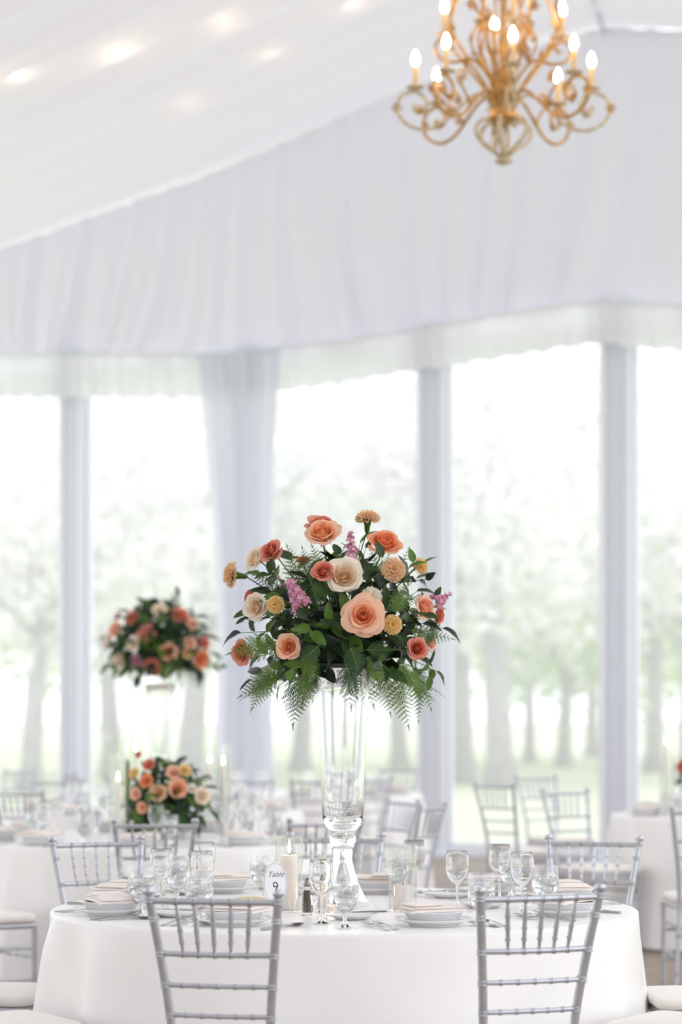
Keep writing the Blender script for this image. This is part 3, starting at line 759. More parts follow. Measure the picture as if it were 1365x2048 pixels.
def make_napkin(seed):
    r = random.Random(seed); t = thing('napkin', 'x', 'napkin')
    def sheet(L, Wd, z, th, off, ph):
        def f(u, v):
            x = (u - .5) * L; y = (v - .5) * Wd + off
            d = max(0, abs(x) - .072) ** 1.5 * 1.1 + max(0, abs(y) - .055) * .25
            edge = min(u, 1 - u, v, 1 - v) * 8; top = z + th * min(1, edge) ** .5
            return (x + .002 * math.sin(y * 25 + ph), y + .002 * math.sin(x * 20 + ph), top - d + .0012 * math.sin(x * 18 + ph) * math.cos(y * 22))
        def g(u, v):
            p = f(u, v); e = min(u, 1 - u, v, 1 - v) * 8
            return (p[0], p[1], p[2] - .0012 - th * min(1, e) ** .5 * .9)
        return MB().grid(18, 12, f).grid(18, 12, lambda u, v: g(1 - u, v))
    obj('folded_layer', sheet(.190, .120, .000, .009, 0, seed), M_NAPKIN, t)
    obj('folded_layer', sheet(.180, .112, .0085, .008, .003, seed + 1), M_NAPKIN, t)
    obj('top_flap', sheet(.095, .104, .0165, .005, .002, seed + 2), M_NAPKIN, t, Matrix.Translation((-.036, 0, 0)) @ Matrix.Rotation(.05, 4, 'Z'))
    return t
def strip(mb, pts, ws, th):                     # flat bar following pts (x = 0 line along y), half widths ws
    vs, fs = [], []
    for (x, y, z), w in zip(pts, ws): vs += [(x - w, y, z), (x + w, y, z), (x + w, y, z + th), (x - w, y, z + th)]
    n = len(pts)
    for i in range(n - 1):
        for k in range(4): fs.append((4 * i + k, 4 * i + (k + 1) % 4, 4 * i + 4 + (k + 1) % 4, 4 * i + 4 + k))
    fs += [(3, 2, 1, 0), tuple(4 * (n - 1) + k for k in range(4))]
    mb.add(vs, fs)
def make_fork():
    t = thing('fork', 'x', 'fork')
    mb = MB(); strip(mb, [(0, -.095, .0010), (0, -.09, .0012), (0, -.05, .004), (0, 0, .009), (0, .03, .0100), (0, .045, .007)], [.006, .0075, .005, .003, .0035, .008], .0018)
    strip(mb, [(0, .045, .007), (0, .055, .0045), (0, .064, .0040)], [.008, .0118, .0120], .0016); obj('handle', mb.mesh('handle', False), M_STEEL, t)
    for k in range(4):
        x = -.0098 + k * .00653; m2 = MB(); strip(m2, [(x, .063, .0040), (x, .080, .0050), (x, .096, .0085), (x, .100, .0098)], [.0017, .0016, .0013, .0007], .0015)
        obj('tine', m2.mesh('tine', False), M_STEEL, t)
    return t
def make_knife():
    t = thing('knife', 'x', 'knife')
    mb = MB(); strip(mb, [(0, -.11, .001), (0, -.107, .0005), (0, -.05, .0008), (0, -.005, .001), (0, .004, .002)], [.005, .0085, .007, .005, .0045], .0055); obj('handle', smooth_by_angle(mb.mesh('handle')), M_STEEL, t)
    mb = MB(); strip(mb, [(0, .003, .0035), (.001, .02, .0035), (.002, .07, .0033), (.003, .10, .003), (.0005, .115, .003)], [.005, .0085, .009, .0075, .001], .0012); obj('blade', mb.mesh('blade', False), M_STEEL, t)
    return t
def make_spoon():
    t = thing('spoon', 'x', 'spoon')
    mb = MB(); strip(mb, [(0, -.09, .001), (0, -.085, .0012), (0, -.04, .005), (0, .01, .009), (0, .035, .007)], [.005, .007, .0045, .003, .0035], .0018); obj('handle', mb.mesh('handle', False), M_STEEL, t)
    b = MB().grid(11, 9, lambda u, v: ((u - .5) * .040 * math.sin(PI * min(.999, max(.02, v))) ** .6, .03 + .06 * v, .008 - .0075 * (1 - (2 * u - 1) ** 2) * math.sin(PI * v) ** .7))
    b.grid(11, 9, lambda u, v: ((.5 - u) * .040 * math.sin(PI * min(.999, max(.02, v))) ** .6, .03 + .06 * v, .0068 - .0066 * (1 - (2 * u - 1) ** 2) * math.sin(PI * v) ** .7))
    obj('bowl', b, M_STEEL, t); return t
PLATE, SOUP, BREAD = Proto(make_plate()), Proto(make_soup()), Proto(make_bread())
NAPKINS = [Proto(make_napkin(1)), Proto(make_napkin(4))]
FORK, KNIFE, SPOON = Proto(make_fork()), Proto(make_knife()), Proto(make_spoon())

def on_table(px, py):                           # point of the table plane seen at a pixel
    Y = F_PX * (EYE - ZT) / (py - HORIZON); return Vector(((px - W_PX / 2) / F_PX * Y, Y, ZT))
def local(p, a, dx, dy):                        # dx to the sitter's right, dy toward the table centre
    a = math.radians(a); return Vector((p.x + math.cos(a) * dx - math.sin(a) * dy, p.y + math.sin(a) * dx + math.cos(a) * dy, ZT))
def in_cloth(c, p, r=.90):
    d = Vector((p.x - c.x, p.y - c.y))
    if d.length > r: d *= r / d.length
    return Vector((c.x + d.x, c.y + d.y, p.z))
GP = ['place settings on the main table', 'place settings on the background tables']
def setting(c, p, a, where, main=True, nap=0, skip=()):
    g = GP[0 if main else 1]; R = math.radians(a)
    PLATE.put(p, R, 'white dinner plate ' + where, g)
    SOUP.put(p + Vector((0, 0, .0062)), R, 'white soup plate ' + where, g)
    NAPKINS[nap % 2].put(p + Vector((0, 0, .0450)), R + rng.uniform(-.15, .15) + (PI if nap % 3 == 0 else 0), 'folded blush napkin ' + where, g)
    if 'fork' not in skip:
        q = local(p, a, -.150, -.01); FORK.put(q, R + rng.uniform(-.06, .06), 'inner steel fork ' + where, g)
        q = local(p, a, -.182, -.02); FORK.put(q, R + rng.uniform(-.06, .06), 'outer steel fork ' + where, g)
    if 'knife' not in skip:
        KNIFE.put(local(p, a, .150, -.01), R + rng.uniform(-.05, .05), 'steel knife ' + where, g)
    if main and 'spoon' not in skip: SPOON.put(local(p, a, .180, -.015), R + rng.uniform(-.08, .08), 'steel spoon ' + where, g)

MAINSET = [(469, 1850, -24, 'behind the left foreground chair'), (868, 1851, 20, 'at the near right, left of the right foreground chair'), (1130, 1831, 61, 'behind the right foreground chair'),
           (1190, 1800, 108, 'at the right end of the main table'), (222, 1830, -64, 'at the near left edge of the main table'), (205, 1801, -108, 'at the far left end of the main table'),
           (432, 1783, -150, 'at the far left side beyond the glasses'), (752, 1786, 174, 'at the far side right of the vase foot'), (985, 1789, 146, 'at the far right side of the main table')]
for i, (px, py, a, w) in enumerate(MAINSET):
    setting(C, in_cloth(C, on_table(px, py), .775), a, w, True, i)
for px, py, lab in [(283, 1834, 'at the left beside the folded napkins'), (355, 1808, 'behind the leftmost wine glasses'), (399, 1850, 'seen over the left foreground chair'),
                    (690, 1856, 'at the front edge before the vase foot'), (795, 1791, 'behind the right candle cylinder'), (526, 1806, 'partly behind the table number card'),
                    (963, 1851, 'at the left post of the right foreground chair'), (1022, 1798, 'between the two right wine glasses'), (1091, 1831, 'rightmost, seen over the right foreground chair')]:
    GOBLET.put(on_table(px, py), mtx=Matrix.Translation(on_table(px, py)) @ Matrix.Rotation(rng.uniform(0, 6), 4, 'Z') @ Matrix.Scale(1.09, 4), label='stemmed water goblet with ice ' + lab, group='water goblets on the main table')
for px, py, lab in [(323, 1816, 'leftmost on the main table'), (404, 1822, 'behind the left foreground chair goblet'), (409, 1796, 'at the far left, bluish'), (643, 1847, 'beside the pepper shaker'),
                    (829, 1791, 'behind the right candle cylinder'), (915, 1822, 'left of the right foreground chair'), (1000, 1803, 'farther of two above the right foreground chair'), (1045, 1826, 'nearer of two above the right foreground chair')]:
    WINE.put(on_table(px, py), rng.uniform(0, 6), 'empty stemmed wine glass ' + lab, 'wine glasses on the main table')
for px, py, lab in [(703, 1838, 'at the front before the vase foot'), (900, 1795, 'at the right, farther back'), (968, 1815, 'behind the right foreground chair corner'), (352, 1833, 'behind the left post of the left foreground chair'), (600, 1788, 'at the far side left of the vase')]:
    p = on_table(px, py); BREAD.put(p, 0, 'small white bread plate ' + lab, 'bread plates on the main table')
    KNIFE.put(p + Vector((0.0, 0.0, .0172)), rng.uniform(1.2, 1.9), 'butter knife lying across the bread plate ' + lab, 'butter knives')
bp = on_table(502, 1808)
t = thing('butter_dish', 'small white dish of pale butter left of the table number card', 'dish', bp)
obj('dish', MB().lathe([(0, .006), (.045, .006), (.062, .018), (.0635, .017), (.05, .003), (.04, 0), (0, 0)], 32), M_CHINA, t)
obj('butter_pat', MB().lathe([(0, .0062), (.046, .008), (.053, .013), (.045, .020), (.02, .023), (0, .023)], 24), M_BUTTER, t)

# main table candles, shakers, card
def hurricane(name, p, r, h, label, group=None):
    t = thing(name, label, 'candle holder', p, 0, group)
    obj('glass_wall', MB().lathe([(r - .0022, .0062), (r, .0062), (r, h), (r - .0011, h + .0008), (r - .0022, h), (r - .0022, .0062)], 32), M_THIN, t)
    obj('glass_base', MB().lathe([(0, 0), (r - .001, 0), (r, .001), (r, .006), (0, .006)], 32), M_GLASS, t)
    return t
def candle(p, r, h, label, lit=True, m=None, name='pillar_candle', group=None):
    m = m or M_WAX; t = thing(name, label, 'candle', p, 0, group)
    obj('wax', MB().lathe([(0, 0), (r, 0), (r, h - .003), (r - .003, h), (r * .7, h - .003), (0, h - .004)], 24), m, t)
    obj('wick', MB().tube([(0, 0, h - .006), (.001, 0, h + .003), (.002, 0, h + .010)], .0012, 6), M_WICK, t)
    if lit: obj('flame', MB().lathe([(0, h + .006), (.004, h + .010), (.0058, h + .018), (.004, h + .030), (.0015, h + .042), (0, h + .046)], 10), M_FLAME, t)
    return t
GC = 'candle cylinders on the main table'
p = on_table(579, 1822); hurricane('glass_cylinder', p, .042, .232, 'tall glass cylinder around the lit candle beside the number card', GC)
candle(p + Vector((0, 0, .0062)), .0285, .166, 'lit ivory pillar candle in the glass cylinder by the number card', group='pillar candles')
p = on_table(806, 1822); hurricane('glass_cylinder', p, .0435, .190, 'glass cylinder around the short candle right of the vase', GC)
candle(p + Vector((0, 0, .0062)), .028, .075, 'short ivory pillar candle in the cylinder right of the vase', False, group='pillar candles')
p = on_table(663, 1801); hurricane('glass_cylinder', p, .042, .150, 'glass cylinder behind the stem of the vase', GC)
candle(p + Vector((0, 0, .0062)), .028, .07, 'low ivory pillar candle behind the stem of the vase', True, group='pillar candles')
p = on_table(664, 1826)
t = thing('votive_holder', 'small glass votive with warm glow behind the front goblet', 'candle holder', p)
obj('cup', MB().lathe([(0, 0), (.022, 0), (.026, .045), (.0255, .0455), (.0245, .045), (.0205, .004), (0, .004)], 20), M_THIN, t)
candle(p + Vector((0, 0, .0045)), .018, .020, 'tiny lit tea light inside the votive', name='tea_light')

def shaker(p, fill, label):
    t = thing('shaker', label, 'shaker', p)
    obj('glass_body', smooth_by_angle(MB().lathe([(0, 0), (.0185, 0), (.0195, .004), (.0185, .010), (.0105, .082), (.0100, .086), (.0085, .086), (.0088, .080), (.0160, .014), (.015, .008), (0, .008)], 10).mesh('glass_body'), 25), M_GLASS, t)
    obj('filling', MB().lathe([(0, .0085), (.0145, .0085), (.0155, .014), (.0098, .074), (0, .075)], 14), fill, t)
    obj('cap', MB().lathe([(0, .0862), (.0112, .0862), (.0118, .090), (.0112, .098), (.0095, .106), (.005, .111), (0, .1125)], 16), M_CAP, t)
shaker(on_table(615, 1830), M_PEPPER, 'glass pepper shaker with steel cap right of the candle')
shaker(on_table(646, 1823), M_SALT, 'glass salt shaker behind the wine glass beside the pepper')

def number_card(p, rz, label, text=True):
    t = thing('table_number', label, 'table card', p, rz)
    a, b, zc = .037, .066, .098
    ov = lambda k, s=1.0: [(k * 0 + a * s * math.cos(x), 0, zc + b * s * math.sin(x)) for x in np.linspace(0, 2 * PI, 48, endpoint=False)]
    vs = [(x, -.001, z) for x, y, z in ov(0)] + [(x, .001, z) for x, y, z in ov(0)]
    fs = [tuple(range(47, -1, -1))[::-1], tuple(range(95, 47, -1))] + [(k, (k + 1) % 48, 48 + (k + 1) % 48, 48 + k) for k in range(48)]
    fs[0] = tuple(range(48))
    obj('card', MB().add(vs, fs).mesh('card', False), M_CARD, t)
    q = ov(0, .93); obj('border_line', MB().tube([(x, -.0014, z) for x, y, z in q] + [(q[0][0], -.0014, q[0][2])], .00035, 4, caps=False), M_INKGREY, t)
    obj('stand', MB().box(-.016, .0015, 0, .016, .032, .004).box(-.016, .0015, .004, .016, .004, .03).mesh('stand', False), M_CARD, t)
    if text:
        for s, size, z, shear, m, nm in (('Table', .0235, zc + .020, .35, M_INKGREY, 'lettering'), ('9', .042, zc - .024, .0, M_INK, 'numeral')):
            cu = bpy.data.curves.new(nm, 'FONT'); cu.body = s; cu.size = size; cu.align_x = 'CENTER'; cu.shear = shear; cu.extrude = .0002; cu.offset = -.0004 if s == '9' else 0.0
            tmp = bpy.data.objects.new('tmp', cu); COL.objects.link(tmp)
            dg = bpy.context.evaluated_depsgraph_get(); me = bpy.data.meshes.new_from_object(tmp.evaluated_get(dg)); me.name = nm
            bpy.data.objects.remove(tmp); me.materials.clear()
            obj(nm, me, m, t, Matrix.Translation((0, -.0014, z)) @ Matrix.Rotation(PI / 2, 4, 'X'))
number_card(on_table(551, 1832), .35, 'white oval card reading Table 9 in front of the lit candle')

# ------------------------------------------------------------------ background table settings
SEATW = {0: 'nearest seat', 40: 'near right seat', 80: 'right seat', 120: 'far right seat', 160: 'far middle right seat', -160: 'far middle left seat', -120: 'far left seat', -80: 'left seat', -40: 'near left seat'}
for key in ('left', 'right', 'tall', 'mid', 'farleft'):
    c = TABLES[key]
    for i, (a, w) in enumerate(SEATW.items()):
        if key in ('mid', 'farleft') and abs(a) > 130: continue
        p = around(c, a, .74); p.z = ZT; where = 'at the %s of the %s' % (w, TPHRASE[key])
        skip = () if key == 'left' else ('fork', 'knife')
        setting(c, p, a, where, False, i, skip)
        GOBLET.put(local(p, a, .13, .16), i, 'water goblet ' + where, 'goblets on the background tables')
        WINE.put(local(p, a, .06, .22), i, 'wine glass ' + where, 'wine glasses on the background tables')
def taper(px, py, Y, h_glass, label, dark=False, lit=True):   # flame seen at px, py
    f = at(px, py, Y); base = Vector((f.x, Y, ZT)); h = f.z - ZT - .03
    hurricane('glass_cylinder', base, .042, h_glass, 'tall glass cylinder ' + label, 'taper cylinders')
    candle(base + Vector((0, 0, .0065)), .0125, h, ('dark unlit' if dark else 'lit ivory') + ' taper candle ' + label, lit, M_DARKWAX if dark else M_WAX, 'taper_candle', 'taper candles')
taper(236, 1554, 11.35, .42, 'left of the low bouquet')
taper(447, 1521, 11.9, .46, 'right of the low bouquet')
taper(254, 1512, 12.05, .50, 'close behind the left of the low bouquet', True, False)
taper(271, 1495, 14.75, .50, 'behind the low bouquet on the tall-bouquet table')
taper(1334, 1482, 14.3, .50, 'on the right background table')
taper(420, 1518, 15.3, .48, 'on the tall-bouquet table, right of its vase')
number_card(Vector((at(176, 1500, 11.3).x, 11.3, ZT)), .2, 'blurred oval card on the low-bouquet table at left', False)

# ------------------------------------------------------------------ vases
def make_vase():
    t = thing('glass_vase', 'x', 'vase')
    obj('bowl', MB().lathe([(0, .2362), (.022, .2365), (.044, .243), (.0575, .258), (.0635, .280), (.0665, .330), (.0705, .440), (.0755, .560), (.0815, .670), (.0868, .745), (.0875, .751), (.0865, .753), (.0845, .751),
                            (.0785, .670), (.0725, .560), (.0673, .440), (.0630, .335), (.0590, .290), (.050, .270), (.030, .260), (0, .258)], 48), M_GLASS, t)
    obj('knob', MB().lathe([(0, .1835), (.024, .184), (.034, .187), (.037, .193), (.034, .198), (.0400, .203), (.0425, .213), (.0395, .224), (.029, .233), (.018, .2355), (0, .236)], 36), M_GLASS, t)
    obj('foot', MB().lathe([(0, .183), (.029, .1825), (.031, .175), (.030, .150), (.037, .115), (.050, .075), (.070, .035), (.094, .006), (.101, .0025), (.101, 0), (.096, 0), (.088, .004), (.063, .031), (.043, .071), (.029, .112), (.018, .138), (0, .145)], 48), M_GLASS, t)
    return t
VASE = Proto(make_vase())
VB = on_table(686, 1814)
VASE.put(VB, 0, 'tall flared glass vase on a knobbed foot at the centre of the main table', 'tall glass vases')
TB = Vector((at(320, 1500, 14.9).x, 14.9, ZT))
VASE.put(TB, 0, mtx=Matrix.Translation(TB) @ Matrix.Scale(1.05, 4), label='tall glass vase under the blurred bouquet in the left background', group='tall glass vases')
LB = Vector((at(333, 1500, 11.8).x, 11.8, ZT)); RB = Vector((at(1412, 1500, 14.5).x, 14.5, ZT))
def compote(p, label):
    t = thing('compote_bowl', label, 'bowl', p, 0, 'low flower bowls')
    obj('bowl', MB().lathe([(0, .062), (.04, .064), (.085, .09), (.11, .125), (.108, .126), (.08, .095), (.04, .071), (0, .068)], 28), M_GLASS, t)
    obj('foot', MB().lathe([(0, .0618), (.02, .061), (.015, .04), (.03, .012), (.06, .003), (.06, 0), (0, 0)], 28), M_GLASS, t)
compote(LB, 'low glass compote under the low blurred bouquet'); compote(RB, 'low glass compote on the right background table')

# ------------------------------------------------------------------ flower meshes
def petal(Rm, H, width, flare, curl, ruf, seed, name='petal', n=9):
    r = random.Random(seed); p1, p2 = r.uniform(0, 6), r.uniform(0, 6)
    def f(u, v):
        s = 2 * u - 1; vv = v * (1 - .16 * s * s - .12 * s ** 6)
        ang = s * width * (.30 + .70 * math.sin(min(1, v * 1.3) * PI / 2))
        rr = Rm * (.10 + .90 * (1 - (1 - vv) ** 2.6)) * (1 - .10 * vv * (1 - flare * 2))
        rim = max(0, vv - .62) / .38
        rr += Rm * (flare + curl) * rim ** 1.5 + Rm * .05 * math.sin(3 * s + p1) * vv ** 2 * (1 + ruf * 6)
        rr *= 1 + .08 * (s * s) * vv * (1 if seed % 2 else -.5)
        z = H * vv - curl * Rm * rim ** 2.4 * .9 - Rm * (.03 + .55 * curl) * s * s * vv * .9 + .03 * Rm * math.cos(s * 9) * rim + ruf * H * .5 * math.sin(6 * s + p2) * vv ** 3
        return (rr * math.sin(ang), rr * math.cos(ang), z)
    return MB().grid(n, n, f)
def heart(R, H, turns=2.6, seed=0):
    r = random.Random(seed); ph = r.uniform(0, 6)
    def f(u, v):
        a = ph + u * turns * 2 * PI; rad = R * (.12 + .88 * u) * (.55 + .45 * math.sin(PI * (.15 + .75 * v)))
        return (rad * math.cos(a), rad * math.sin(a), H * (.15 + .85 * v) * (1 - .12 * u + .05 * math.sin(a * 1.7)))
    return MB().grid(int(26 * turns), 6, f)
#         layers: (count, radius, height, width, flare, curl, ruffle)
ROSE = {'open': dict(h=(.20, .66), L=[(3, .25, .70, 1.25, .04, .06, .02), (3, .36, .70, 1.20, .05, .12, .02), (4, .47, .67, 1.05, .08, .12, .03), (5, .58, .60, .92, .12, .16, .03), (5, .70, .50, .90, .18, .22, .05), (6, .80, .34, .80, .24, .26, .07)]),
        'bud': dict(h=(.22, 1.10), L=[(3, .30, 1.14, 1.3, .03, .06, .01), (3, .42, 1.12, 1.25, .05, .14, .02), (3, .56, 1.08, 1.2, .08, .24, .02), (4, .70, 1.0, .98, .12, .30, .02), (4, .80, .84, .90, .20, .30, .03)]),
        'cup': dict(h=(.20, .88), L=[(3, .27, .92, 1.25, .03, .05, .03), (4, .40, .94, 1.0, .04, .10, .03), (4, .54, .92, 1.0, .06, .16, .03), (5, .68, .86, .92, .10, .24, .05), (6, .80, .72, .80, .16, .26, .08)]),
        'garden': dict(h=(.14, .56), L=[(4, .20, .60, .95, .02, .02, .10), (6, .31, .62, .66, .02, .03, .12), (7, .42, .64, .58, .03, .04, .12), (6, .55, .66, .74, .04, .08, .08), (7, .70, .66, .72, .08, .16, .07), (8, .82, .56, .66, .13, .20, .08)])}
PET = {}
for k, d in ROSE.items():
    PET[k] = [[petal(*L[1:], seed=31 * i + 7 * j).mesh('petal') for j in range(2)] for i, L in enumerate(d['L'])]
    PET[k + '_h'] = heart(*d['h'], seed=len(k)).mesh('rose_heart')
def joined_rose(kind):
    mb = MB(); d = ROSE[kind]
    hm = heart(*d['h']); mb.add(hm.v, hm.f)
    for i, L in enumerate(d['L']):
        for q in range(L[0]):
            p = petal(*L[1:], seed=i * 5 + q, n=6); mb.add(p.v, p.f, Matrix.Rotation(2 * PI * q / L[0] + i * 1.1, 4, 'Z'))
    return mb.mesh('rose')
def frill(R, H, n, amp, z0, seed):
    r = random.Random(seed); mb = MB()
    for k in range(n):
        a0 = 2 * PI * k / n + r.uniform(-.2, .2); w = 2.3 * PI / n; p = r.uniform(0, 6); tilt = r.uniform(-.1, .12)
        def f(u, v):
            a = a0 + (u - .5) * w * (.35 + .65 * v); rr = R * v * (1 + .05 * math.sin(u * 23 + p))
            return (rr * math.cos(a), rr * math.sin(a), z0 + H * v ** .8 + tilt * R * v + amp * R * v * v * math.sin(u * 15 + p))
        mb.grid(10, 5, f)
    return mb
CARN = [frill(1.0, .10, 7, .16, -.05, 1).mesh('petal_ruffle'), frill(.88, .36, 7, .18, -.04, 2).mesh('petal_ruffle'), frill(.66, .54, 6, .20, -.02, 3).mesh('petal_ruffle'), frill(.42, .64, 5, .22, 0, 4).mesh('petal_ruffle')]
CALYX = MB().lathe([(0, -1.15), (.10, -1.14), (.20, -.95), (.24, -.55), (.34, -.15), (.42, .02), (.30, .03), (0, .02)], 10).mesh('calyx')
SEPAL = MB().grid(4, 6, lambda u, v: ((u - .5) * .26 * (1 - v) ** .8, .10 + .42 * v, -.03 - .20 * v * v + .05 * v)).mesh('sepal')
HIP = MB().lathe([(0, -.26), (.07, -.25), (.13, -.14), (.16, -.04), (.14, .06), (0, .08)], 10).mesh('hip')
FLORET = MB()
for k in range(4):
    FLORET.grid(4, 4, lambda u, v: ((u - .5) * .75 * math.sin(PI * (.12 + .78 * v)), v, .10 * math.sin(u * 9) * v - .25 * v * v), Matrix.Rotation(PI / 2 * k + .3, 4, 'Z'))
for k in range(4):
    FLORET.grid(3, 4, lambda u, v: ((u - .5) * .6 * math.sin(PI * (.12 + .78 * v)), .65 * v, .22 * v), Matrix.Rotation(PI / 2 * k + 1.0, 4, 'Z'))
FLORET = FLORET.mesh('floret')

def stem_part(root, a, b, bend, r=.0022, m=None):    # stem between world points, as a child of root
    inv = root.matrix_basis.inverted(); a, b = Vector(a), Vector(b); mid = (a + b) / 2 + Vector(bend)
    pts = [inv @ ((a * (1 - s) ** 2) + mid * 2 * s * (1 - s) + b * s * s) for s in np.linspace(0, 1, 7)]
    sc_ = root.matrix_basis.to_scale().x
    obj('stem', MB().tube(pts, r / sc_, 6), m or M_STEM, root)
def rose(kind, col, pos, face, R, label, group, into=None, hk=.45):
    face = Vector(face).normalized(); d = ROSE[kind]
    base = Vector(pos) - face * R * d['h'][1] * .55
    m = frame_to(face, base, rng.uniform(0, 6)) @ Matrix.Scale(R, 4)
    t = thing('rose', label, 'rose', group=group, mtx=m); mo, mi = FL[col]
    obj('rose_heart', PET[kind + '_h'], mi, t)
    nL = len(d['L'])
    for i, L in enumerate(d['L']):
        for q in range(L[0]):
            a = 2 * PI * q / L[0] + i * 1.1 + rng.uniform(-.12, .12)
            mm = Matrix.Rotation(a, 4, 'Z') @ Matrix.Rotation((rng.uniform(-.12, .10) + (.10 if q % 2 else -.08)) * ((i + .5) / nL), 4, 'X') @ Matrix.Scale(rng.uniform(.92, 1.06), 4)
            obj('petal', PET[kind][i][q % 2], mi if i < nL * .45 else mo, t, mm)
    obj('hip', HIP, M_STEM, t)
    for k in range(5): obj('sepal', SEPAL, M_LEAF2, t, Matrix.Rotation(2 * PI * k / 5, 4, 'Z'))
    if into is not None: stem_part(t, base - face * R * .2, into, -face * .03)
    return t
def carnation(col, pos, face, R, label, group, into=None, bend=None):
    face = Vector(face).normalized(); m = frame_to(face, Vector(pos) - face * R * .25, rng.uniform(0, 6)) @ Matrix.Scale(R, 4)
    t = thing('carnation', label, 'carnation', group=group, mtx=m); mo, mi = FL[col]
    for k, cmesh in enumerate(CARN): obj('petal_ruffle', cmesh, mo if k < 2 else mi, t, Matrix.Rotation(k * .7, 4, 'Z'))
    obj('calyx', CALYX, M_LEAF2, t)
    if into is not None: stem_part(t, Vector(pos) - face * R * 1.3, into, bend or -face * .03, .0018, M_LEAF)
    return t
def stock(pos, tip, n, size, label, group, spread=.022):
    n = int(n * 1.5) if n > 5 else n; size *= 1.15
    a, b = Vector(pos), Vector(tip); ax = (b - a); t = thing('stock_flower', label, 'flower', a, 0, group)
    obj('stem', MB().tube([(0, 0, 0), ax * .5, ax], [.003, .0025, .0012], 6), M_STEM, t)
    side = ax.cross(Vector((0, 1, 0))).normalized(); fr = ax.normalized()
    for k in range(n):
        s = k / max(1, n - 1); ang = k * 2.4; o = (side * math.cos(ang) + fr.cross(side) * math.sin(ang)) * spread * (1.05 - .75 * s)
        d = (o * 30 + fr * .5 + Vector((0, -.5, 0)))
        obj('floret', FLORET, FL['mauve'][k % 2], t, frame_to(d, ax * (.08 + .92 * s) + o, k) @ Matrix.Scale(size * (1.1 - .45 * s) * rng.uniform(.85, 1.15), 4))
    return t

# ------------------------------------------------------------------ foliage
def leaf_mesh(L=1.0, Wd=.5, fold=.25, bend=.25, pt=1.0):
    def f(u, v):
        s = 2 * u - 1; w = Wd * .5 * (math.sin(PI * v ** (.75 * pt)) ** .85 if 0 < v < 1 else 0)
        return (L * v - bend * .12 * v * v, s * w, abs(s) * w * fold - bend * v * v + .015 * math.sin(v * 14) * s)
    return MB().grid(5, 9, f).mesh('leaf')
LEAVES = [leaf_mesh(1, .52, .3, .15), leaf_mesh(1, .46, .45, .35), leaf_mesh(1, .56, .2, .05), leaf_mesh(1, .30, .3, .25)]
def pinna_mesh(seed):
    r = random.Random(seed); mb = MB(); n = 9
    mb.add([(0, -.012, 0), (1, -.002, -.10), (1, .002, -.10), (0, .012, 0)], [(0, 1, 2, 3)])
    for k in range(n):
        x = (k + .35) / n
        for s in (-1, 1):
            l = (.185 * (1 - x) ** .7 + .04) * r.uniform(.88, 1.1); w = .060 * (1 - .35 * x)
            z = -.10 * x * x; a = math.radians(58 - 14 * x)
            dx, dy = math.cos(a), s * math.sin(a); px, py = -dy, dx
            mb.add([(x, 0, z), (x + dx * l * .4 + px * w, dy * l * .4 + py * w, z + .012), (x + dx * l, dy * l, z - .035), (x + dx * l * .4 - px * w, dy * l * .4 - py * w, z + .012)], [(0, 1, 2, 3)])
    return mb.mesh('pinna')
PINNA = [pinna_mesh(1), pinna_mesh(2), pinna_mesh(3)]
def frond(base, tip, up, wid, label, group, sag=0.0, m=None, N=10, start=.12):
    base, tip = Vector(base), Vector(tip); d = tip - base; L = d.length; up = Vector(up).normalized()
    m = m or (M_FERN if rng.random() < .6 else M_FERN2)
    t = thing('fern_frond', label, 'fern', base, 0, group)
    mid = d * .5 + up * sag * L
    P = lambda s: mid * 2 * s * (1 - s) + d * s * s
    obj('rachis', MB().tube([P(s) for s in np.linspace(0, 1, 9)], [.0016 * (1 - .75 * s) for s in np.linspace(0, 1, 9)], 5), M_STEM, t)
    for k in range(N):
        s = start + (1 - start) * (k / N) ** .92; T = (P(min(1, s + .02)) - P(s - .02)).normalized()
        S = T.cross(up); S = S.normalized() if S.length > 1e-4 else Vector((1, 0, 0)); U = S.cross(T).normalized()
        l = wid * L * (1 - (k / N)) ** .82 * (.72 + .28 * min(1, k / 2))
        for sd in (-1, 1):
            X = (S * sd * .86 + T * .52 - U * rng.uniform(.02, .2)).normalized(); Zv = (U - X * U.dot(X)).normalized(); Yv = Zv.cross(X)
            mm = Matrix.Identity(4); mm.col[0][:3] = X; mm.col[1][:3] = Yv; mm.col[2][:3] = Zv; mm.col[3][:3] = P(min(1, s + .012 * sd))
            obj('pinna', PINNA[(k + sd) % 3], m, t, mm @ Matrix.Diagonal((l, l * rng.uniform(.9, 1.15), l, 1)))
    mm = Matrix.Identity(4); T = (P(1) - P(.95)).normalized(); S = T.cross(up).normalized(); U = S.cross(T)
    mm.col[0][:3] = T; mm.col[1][:3] = -S; mm.col[2][:3] = U; mm.col[3][:3] = P(.93)
    obj('pinna', PINNA[0], m, t, mm @ Matrix.Scale(wid * L * .34, 4))
    return t
